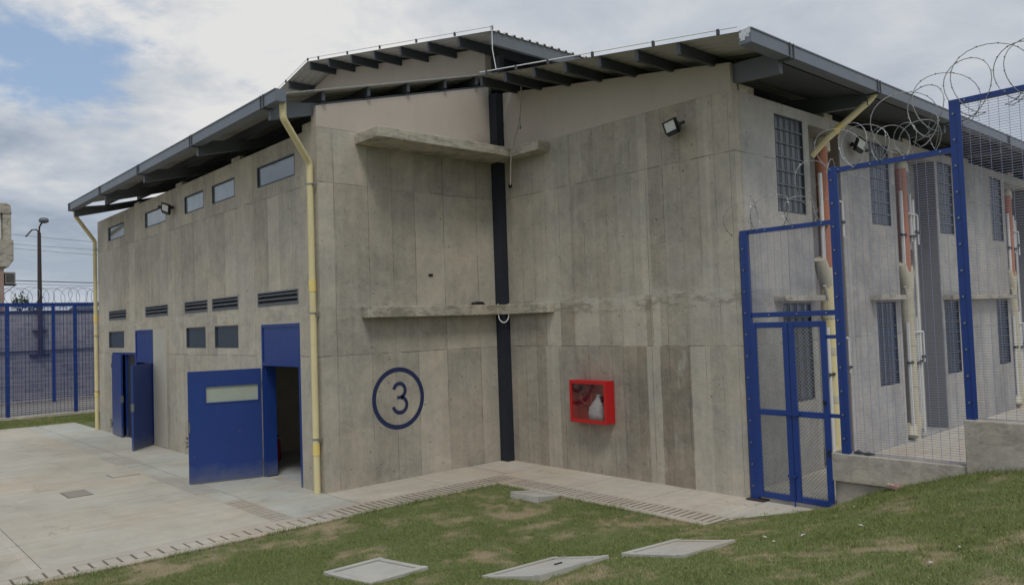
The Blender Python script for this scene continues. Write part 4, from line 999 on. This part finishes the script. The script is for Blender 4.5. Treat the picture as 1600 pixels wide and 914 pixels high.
# ------------------------------------------------------------------ security fence on the right
FX = XB+.02
def post(y, z0, z1, x=FX, w=.095, name='post', par=None):
    mb = MB(); mb.box((x-.05, y-w/2, z0), (x+.05, y+w/2, z1)); o = obj(name, mb, M['blue_fence'], par)
    fb = MB().box((x-.062, y-w/2-.035, z0+.02), (x-.051, y-w/2+.012, z1-.02)); obj('clamp_bar', fb, M['blue_fence'], o)
    bt = MB(); z_ = z0+.2
    while z_ < z1-.05: bt.cyl((x-.072, y, z_), (x-.05, y, z_), .011, 8); z_ += .31
    obj('bolt', bt, M['galv'], o); return o
SF = thing('security_fence', 'tall blue post security fence of dense welded mesh stepping up to the right', 'fence', (FX, 4.9, .79))
post(6.19, .0, 3.88, par=SF); post(4.82, .79, 4.58, par=SF); post(3.30, 1.34, 5.12, par=SF); post(1.75, 1.34, 5.12, par=SF)
def mesh_panel(y0, y1, z0, z1, x=FX, par=None, dv=.100, dh=.0300, r=.0021):
    mb = MB(); n = int((y1-y0)/dv)
    for i in range(n+1):
        y_ = y0+(y1-y0)*i/n; mb.box((x-.012-r, y_-r*.75, z0), (x-.012+r, y_+r*.75, z1))
    n = int((z1-z0)/dh)
    for i in range(n+1):
        z_ = z0+(z1-z0)*i/n; mb.box((x-.016-r, y0, z_-r), (x-.016+r, y1, z_+r))
    return obj('mesh_panel', mb, M['meshw'], par)
mesh_panel(4.87, 6.14, 2.62, 3.83, par=SF); mesh_panel(3.35, 4.77, .80, 4.50, par=SF); mesh_panel(1.80, 3.25, 1.36, 5.06, par=SF)
def rail(y0, y1, z, h=.06, x=FX):
    o = obj('top_rail', MB().box((x-.045, y0, z-h), (x+.03, y1, z)), M['blue_fence'], SF)
    b = MB(); yy = y0+.12
    while yy < y1: b.cyl((x-.055, yy, z-h/2), (x-.045, yy, z-h/2), .011, 8); yy += .42
    obj('bolt', b, M['galv'], o)
rail(4.865, 6.145, 3.88); rail(3.345, 4.775, 4.56); rail(1.795, 3.255, 5.12); rail(4.865, 6.145, 2.68, .07)
# plinth walls under the fence
lw = thing('low_wall', 'low cast concrete plinth wall under the middle fence panel', 'wall', (XB, 4.2, 0))
obj('wall_base', MB().box((XB+.02, 3.37, -.2), (XB+.24, 5.0, .42)), M['con_low'], lw, bevel=.01)
obj('wall_upper', MB().prism([(3.37, .42), (5.02, .42), (5.02, .79), (3.37, .79)], XB-.04, XB+.22, 0), M['con_low'], lw, bevel=.012)
hw = thing('raised_wall', 'higher rough concrete plinth wall under the rightmost fence panel', 'wall', (XB, 1, 0))
obj('wall_block', MB().box((XB-.07, -9, -.2), (XB+.22, 3.365, 1.34)), M['con_low'], hw, bevel=.015)
rub = MB()
for k in range(7): rub.obox((XB-.10+random.uniform(-.05,.05), 4.05+random.uniform(-.18,.18), .44+random.uniform(-.03,.03)), (.05,.01,0), (0,.05,.01), (0,0,.02))
tag(obj('broken_bricks', rub, M['brick'], loc=(10.05, 4.05, .44)), 'small broken bricks on the ledge at the foot of the low wall', 'bricks', kind='stuff')
tag(obj('dark_cloth', MB().tube([(XB+.02, 4.72, .81), (XB, 4.66, .83), (XB+.02, 4.60, .81), (XB-.01, 4.52, .82), (XB+.03, 4.46, .81)], [.012, .028, .016, .024, .010], 7), M['steel_d'], loc=(XB, 4.6, .8)), 'bundled dark wire scrap lying on the low wall beside the fence post', 'scrap')

# gate
GX = XB+.01
GT = thing('metal_gate', 'closed blue double leaf gate with diamond mesh under the first fence panel', 'gate', (GX, 5.5, 0))
def gate_leaf(y0, y1, z0, z1):
    w = .080; x0_, x1_ = GX-.06, GX-.015
    f = MB(); f.box((x0_, y0, z0), (x1_, y0+w, z1)); f.box((x0_, y1-w, z0), (x1_, y1, z1))
    for z_ in (z0+w/2, 1.27, z1-w/2): f.box((x0_+.002, y0+w, z_-w/2), (x1_-.002, y1-w, z_+w/2))
    lf = obj('gate_leaf', f, M['blue_fence'], GT, bevel=.006)
    c = MB(); s_ = .052; a, b = y0+w, y1-w
    for (c0, c1) in ((z0+w, 1.27-w/2), (1.27+w/2, z1-w)):
        H_ = c1-c0; W_2 = b-a
        k = -H_
        while k < W_2:
            for sg in (1, -1):
                # line u = k + t (sg=1) or W-k-t
                t0 = max(0, -k); t1 = min(H_, W_2-k)
                if t1-t0 > .01:
                    u0_, u1_ = (k+t0, k+t1) if sg == 1 else (W_2-k-t0, W_2-k-t1)
                    c.beam((GX-.04+.003*sg, a+u0_, c0+t0), (GX-.04+.003*sg, a+u1_, c0+t1), .0050, .0050, (1,0,0))
            k += s_
    obj('diamond_mesh', c, M['galv'], lf); return lf
g1 = gate_leaf(5.545, 6.115, .06, 2.54); g2 = gate_leaf(5.00, 5.535, .06, 2.54)
obj('drop_bolt', MB().cyl((GX-.075, 5.54, -.0), (GX-.075, 5.54, .45), .010, 8).box((GX-.085, 5.50, .40), (GX-.062, 5.63, .43)), M['blue_fence'], g2)
obj('slide_bolt', MB().box((GX-.085, 5.42, 1.25), (GX-.062, 5.66, 1.29)), M['blue_fence'], g1)
obj('hinge', MB().cyl((GX-.05, 6.125, .3), (GX-.05, 6.125, .42), .016, 8).cyl((GX-.05, 6.125, 2.1), (GX-.05, 6.125, 2.22), .016, 8), M['blue_fence'], g1)
obj('lock_stop', MB().box((GX-.04, 4.87, 2.30), (GX+.0, 5.0, 2.35)).box((GX-.04, 4.87, 1.25), (GX+.0, 5.0, 1.30)), M['blue_fence'], g2)
obj('padlock', MB().box((GX-.08, 5.04, 1.42), (GX-.055, 5.07, 1.47)).box((GX-.08, 5.01, .74), (GX-.055, 5.04, .82)), M['black'], g2)
obj('foot_plate', MB().box((GX-.12, 6.0, .002), (GX+.05, 6.28, .02)), M['rust'], GT)

# razor wire -----------------------------------------------------------------
def coil(p0, p1, r, turns, amp, seed, label, sag=0.0, squash=1.0, tilt=0.0, wire=.0035, barb=.016, group='coils of razor wire on top of the fences', phase=0.0, step=18):
    rd = random.Random(seed); p0, p1 = Vector(p0), Vector(p1); d = (p1-p0); L = d.length; d.normalize(); upv = Vector((0,0,1)); side = d.cross(upv).normalized()
    n = int(turns*step); pts = []
    rr = r
    for i in range(n+1):
        t_ = i/n; th_ = 2*math.pi*turns*t_+phase; turn = int(turns*t_)
        rd2 = random.Random(seed*100+turn); rr += (r*(1+rd2.uniform(-.12, .12))-rr)*.25
        along = L*t_+amp*math.sin(th_*1.5+seed)+amp*.5*math.sin(th_*.5+seed*2)
        c = p0+d*along+upv*(rr*squash)+side*tilt
        pts.append(c+side*math.cos(th_)*rr+upv*(math.sin(th_)*rr*squash-(sag*rd2.random())))
    mb = MB().tube(pts, wire, 5)
    t = thing('razor_wire', label, 'razor wire', tuple(p0), group)
    obj('wire_coil', mb, M['razor'], t)
    b = MB()
    for i in range(0, n, 2):
        p_ = pts[i]; e = (pts[min(i+1, n)]-p_).normalized(); o_ = e.orthogonal().normalized()*barb
        b.add([p_+e*barb*.9, p_+o_, p_-e*barb*.9, p_-o_], [(0,1,2,3)])
        o2 = e.cross(o_); b.add([p_+e*barb*.9, p_+o2, p_-e*barb*.9, p_-o2], [(0,1,2,3)])
    obj('barb', b, M['razor'], t)
    return t
def hearts(p0, p1, r, n, yaw, seed, label, jit=.1, squash=1.1, droop=0.0, wire=.0042):
    # clipped concertina: neighbouring rings lean opposite ways and touch at clips
    rd = random.Random(seed); p0, p1 = Vector(p0), Vector(p1); d = (p1-p0); L = d.length; d.normalize(); upv = Vector((0,0,1))
    t = thing('razor_wire', label, 'razor wire', tuple(p0), 'coils of razor wire on top of the fences')
    mb = MB(); bb = MB(); clip = MB(); pts = []; N = 26
    for i in range(n):
        ang = yaw*(1 if i % 2 else -1)*(1+rd.uniform(-jit, jit)*2); nrm = Matrix.Rotation(ang, 3, 'Z') @ d
        side = nrm.cross(upv).normalized(); rr = r*(1+rd.uniform(-jit, jit)); lean = rd.uniform(-.35, .35)*jit*6
        f_ = (i+.5)/n; c = p0+d*(L*f_)+upv*(rr*squash*.93-droop*(1-f_)**3)
        ux = (side+upv*lean*.5).normalized(); uz = (upv-nrm*lean*.3+side*rd.uniform(-.12, .12)).normalized()
        for k in range(N):
            th_ = -math.pi/2+2*math.pi*k/N
            w_ = 1.0-.18*math.sin(th_)*(-1)      # slightly narrower foot, like a hanging drop
            pts.append(c+ux*math.cos(th_)*rr*w_+uz*math.sin(th_)*rr*squash+d*(L/n)*(k/N-.5)*.9)
    mb.tube(pts, wire, 5)
    n_ = len(pts)
    for i in range(0, n_-1, 2 if wire < .006 else 99999):
        p_ = pts[i]; e = (pts[i+1]-p_).normalized(); o_ = e.orthogonal().normalized()*.013; o2 = e.cross(o_)
        for q_ in (o_, o2): mb.add([p_+e*.016, p_+q_, p_-e*.016, p_-q_], [(0,1,2,3)])
    obj('wire_coil', mb, M['razor'], t); return t
hearts((FX, 4.0, 4.95), (FX, 1.3, 5.10), .33, 11, 1.2, 3, 'springy razor wire loops on the tallest fence panel, against the sky', jit=.10, droop=.35, wire=.0055)
hearts((FX, 4.80, 4.52), (FX, 3.45, 4.54), .24, 8, 1.0, 5, 'tangled razor wire loops on the middle fence panel', jit=.22)
hearts((FX, 6.35, 3.84), (FX, 4.95, 3.88), .22, 6, .8, 9, 'loose razor wire loops on the lowest fence panel above the gate', jit=.20)
hearts((FX+.1, 5.25, 4.15), (FX+.15, 4.80, 4.25), .25, 2, .5, 12, 'pair of bent razor wire loops beside the top of the post at the gate', jit=.25)

# ------------------------------------------------------------------ far left: perimeter
PF = thing('perimeter_fence', 'blue mesh perimeter fence standing beyond the strip of lawn', 'fence', (4.9, 31.1, 0))
for x_ in (-1.2, .82, 2.87, 4.92, 6.97, 9.02):
    o = obj('post', MB().box((x_-.055, 31.05, -.05), (x_+.055, 31.15, 3.92)), M['blue_fence'], PF)
    b = MB()
    for k in range(12): b.cyl((x_, 31.03, .2+k*.32), (x_, 31.05, .2+k*.32), .012, 6)
    obj('bolt', b, M['galv'], o)
obj('top_rail', MB().box((-1.2, 31.07, 3.87), (9.5, 31.12, 3.92)), M['blue_fence'], PF)
pm = MB()
for i in range(90):
    x_ = -1.0+i*.117; pm.box((x_-.0045, 31.09, 0), (x_+.0045, 31.098, 3.86))
for i in range(54):
    z_ = .05+i*.072; pm.box((-1.0, 31.10, z_-.005), (9.4, 31.107, z_+.005))
obj('mesh_panel', pm, M['blue_fence'], PF)
tag(obj('fence_kerb', MB().box((-6, 30.95, -.1), (10, 31.3, .06)), M['con_low'], loc=(2, 31, 0)), 'low concrete kerb under the perimeter fence', 'kerb')
RF = thing('rear_fence', 'second blue post fence right in front of the grey block wall', 'fence', (7.6, 37.3, 0))
for x_ in (1.5, 4.6, 7.55, 10.5): obj('post', MB().box((x_-.055, 37.25, 0), (x_+.055, 37.35, 4.12)), M['blue_fence'], RF)
obj('top_rail', MB().box((1.5, 37.27, 4.03), (12, 37.33, 4.10)), M['blue_fence'], RF)
pm = MB()
for i in range(90): x_ = 1.5+i*.117; pm.box((x_-.004, 37.3, .1), (x_+.004, 37.308, 4.03))
for i in range(40): z_ = .1+i*.1; pm.box((1.5, 37.31, z_-.004), (12, 37.317, z_+.004))
obj('mesh_panel', pm, M['blue_fence'], RF)
bw_ = thing('block_wall', 'grey concrete block boundary wall behind the blue fences', 'wall', (6, 38.4, 0))
obj('wall_face', MB().box((-30, 38.3, -.1), (26, 38.5, 3.78)), M['block'], bw_)
obj('coping', MB().box((-30, 38.26, 3.78), (26, 38.54, 3.88)), M['steel_d'], bw_)
obj('footing', MB().box((-30, 37.8, -.1), (26, 38.3, .10)), M['con_low'], bw_)
tag(obj('service_pipe', MB().cyl((4.5, 38.24, 2.15), (9.5, 38.24, 2.2), .03), M['steel_d'], loc=(7, 38.24, 2.15)), 'thin dark pipe running along the grey block wall', 'pipe')
hearts((4.6, 38.2, 4.02), (12.5, 38.2, 4.02), .40, 26, 1.15, 21, 'long row of thin razor wire coils along the far boundary wall', jit=.06, wire=.010)
# street lamp
sp_ = thing('street_lamp', 'tall rusty brown lamp post with one lamp head, fixed behind the far fence', 'street lamp', (7.22, 38.1, 1.93))
obj('pole', MB().tube([(7.22, 38.12, 1.93), (7.22, 38.12, 4.5), (7.22, 38.12, 7.2)], [.10, .09, .07], 10), M['rust'], sp_)
obj('arm', MB().tube([(7.22, 38.12, 7.2), (7.23, 38.1, 7.45), (7.32, 38.05, 7.64), (7.5, 37.95, 7.74)], .035, 8).tube([(7.22, 38.12, 7.18), (7.12, 38.12, 7.33), (6.95, 38.12, 7.30), (6.72, 38.12, 7.0)], .03, 8), M['rust'], sp_)
obj('lamp_head', MB().revolve((7.38, 38.02, 7.70), [(.05, -.10), (.17, -.06), (.20, .02), (.15, .12), (.0, .15)]), M['steel'], sp_)
obj('bracket', MB().box((6.85, 38.15, 1.95), (7.6, 38.28, 2.02)).box((6.95, 38.15, 3.0), (7.5, 38.28, 3.05)), M['rust'], sp_)
# guard tower
gt_ = thing('guard_tower', 'concrete topped pink brick guard tower at the left edge of the photo', 'tower', (5.0, 46, 0))
obj('shaft', MB().box((1.5, 45.1, -.1), (7.02, 50, 6.3)), M['brick'], gt_)
tw = MB(); tw.prism([(.8, 6.25), (7.2, 6.25), (7.42, 6.6), (7.42, 7.6), (.6, 7.6), (.6, 6.6)], 45.0, 50.4, 1)
obj('tower_base', tw, M['con_plain'], gt_, bevel=.03)
tr_ = MB(); tr_.box((6.98, 45.05, 7.6), (7.34, 45.4, 9.0)); tr_.box((1.0, 45.05, 7.6), (1.5, 45.4, 9.0)); tr_.box((3.5, 45.05, 7.6), (4.1, 45.4, 9.0)); tr_.prism([(.6, 8.9), (7.36, 8.9), (7.30, 9.35), (7.1, 9.42), (.7, 9.42)], 45.0, 50.4, 1)
tr_.box((6.98, 49.9, 7.6), (7.34, 50.3, 9.0)); obj('tower_head', tr_, M['con_plain'], gt_, bevel=.03)
tw_ = MB(); tw_.box((1.5, 45.3, 7.6), (6.98, 45.33, 8.9)); twn = obj('window', tw_, M['glass_lo'], gt_)
mu_ = MB(); 
for x_ in (6.9, 6.62, 6.3, 5.9, 5.4): mu_.box((x_-.045, 45.2, 7.65), (x_+.045, 45.29, 8.9))
obj('mullion', mu_, M['white'], twn)
ac_ = thing('air_conditioner', 'small air conditioner unit on a bracket on the side of the guard tower', 'air conditioner', (7.3, 45.2, 5.3))
obj('casing', MB().box((7.08, 45.05, 5.42), (7.50, 45.6, 6.02)), M['ac'], ac_, bevel=.02)
gr = MB()
for k in range(8): gr.box((7.40-.30+k*.045, 45.03, 5.5), (7.40-.29+k*.045+.01, 45.05, 5.95))
obj('grille', gr, M['black'], ac_); obj('bracket', MB().box((7.02, 45.1, 5.36), (7.55, 45.5, 5.41)).beam((7.03, 45.3, 4.95), (7.5, 45.3, 5.36), .03, .03), M['black'], ac_)
# overhead wires
for i, (za, zb, r_) in enumerate(((5.66, 5.62, .022), (8.0, 7.72, .008), (7.5, 7.35, .008), (7.3, 7.05, .008), (5.5, 5.45, .010))):
    pts = [(6.6+k*3.2, 45.6, za+(zb-za)*k/2.0+.10*((k/5-.5)**2)*4-.10) for k in range(9)]
    tag(obj('overhead_wire', MB().tube(pts, r_, 5), M['black'], loc=(7, 45.6, za)), ['thick lowest overhead cable crossing above the far fence', 'topmost thin overhead wire behind the lamp post', 'second thin overhead wire from the top, behind the lamp post', 'third thin overhead wire from the top, behind the lamp post', 'faint thin wire just under the thick overhead cable'][i], 'wire', 'overhead wires at the far left')
# water tank and tree behind the wall
wt = thing('water_tank', 'dark domed tank top showing over the far block wall beside the building', 'tank', (10.55, 45.5, 0))
obj('tank_body', MB().revolve((10.55, 45.5, 0), [(.8, 0), (.8, 3.75), (.72, 4.05), (.45, 4.30), (.12, 4.38), (0, 4.38)]), M['tank'], wt); obj('tank_lid', MB().revolve((10.55, 45.5, 4.35), [(.18, 0), (.18, .07), (0, .09)], 12), M['tank'], wt)
def tree(loc, label, h_, r_, n, seed):
    rd = random.Random(seed); t = thing('leafy_tree', label, 'tree', loc, 'trees behind the far wall')
    tk = MB().tube([(0,0,0), (.05,0,h_*.5), (0,.05,h_*.8)], [.10, .07, .03], 8)
    for k in range(7):
        a = rd.uniform(0, 6.28); z_ = h_*rd.uniform(.45, .8); tk.tube([(0,0,z_), (math.cos(a)*r_*.8, math.sin(a)*r_*.8, z_+r_*.7)], [.035, .012], 6)
    obj('trunk', tk, M['rust'], t, local=True); c = MB()
    for k in range(n):
        cl_ = rd.random(); a = rd.uniform(0, 6.28); rr = r_*rd.random()**.5; zc = h_-r_*.9+rd.gauss(0, r_*.42); q_ = Vector((math.cos(a)*rr, math.sin(a)*rr, zc+.15*math.sin(a*3)))
        u_ = Vector((rd.gauss(0,1), rd.gauss(0,1), rd.gauss(0,1))).normalized()*.07; v_ = u_.cross(Vector((rd.gauss(0,1), rd.gauss(0,1), rd.gauss(0,1)))).normalized()*.04
        c.add([q_-u_, q_+v_, q_+u_, q_-v_], [(0,1,2,3)])
    obj('crown', c, M['leafy'], t, local=True)
tree((7.55, 44.0, 0), 'small leafy tree crown poking over the far wall beside the guard tower', 4.75, .36, 300, 4)
tree((8.3, 44.6, 0), 'lower sparse tree crown over the far wall behind the lamp post', 4.45, .32, 200, 8)

# ------------------------------------------------------------------ small litter on the lawn
for i, (px, py) in enumerate(((1210,850),(1255,840),(1345,825),(1455,885),(1335,795),(880,873),(1195,843),(700,820),(1500,860))):
    # nearest lawn point under that bearing
    d = fw+(px-800)/F_PX*rt-(py-457)/F_PX*up
    tt_ = 3.0
    for _ in range(400):
        q_ = Vector((0, 0, CAM_H))+d*tt_
        if q_.z <= float(ground_h(np.array([q_.x]), np.array([q_.y]))[0]): break
        tt_ += .02
    a = random.uniform(0, 6.28); u_ = Vector((math.cos(a), math.sin(a), .1)); v_ = Vector((-math.sin(a), math.cos(a), .25)); L_ = random.uniform(.022, .045); W2 = L_*.4
    z_ = Vector((q_.x, q_.y, q_.z+.03)); mb = MB(); mb.add([z_-u_*L_, z_+v_*W2, z_+u_*L_, z_-v_*W2+Vector((0,0,.012))], [(0,1,2,3)]); mb.add([z_-u_*L_-Vector((0,0,.002)), z_+v_*W2-Vector((0,0,.002)), z_+u_*L_-Vector((0,0,.002)), z_-v_*W2+Vector((0,0,.010))], [(3,2,1,0)])
    tag(obj('dry_leaf', mb, M['patch'], loc=tuple(z_)), 'small pale dry leaf lying on the lawn', 'leaf', 'dry leaves scattered on the lawn')
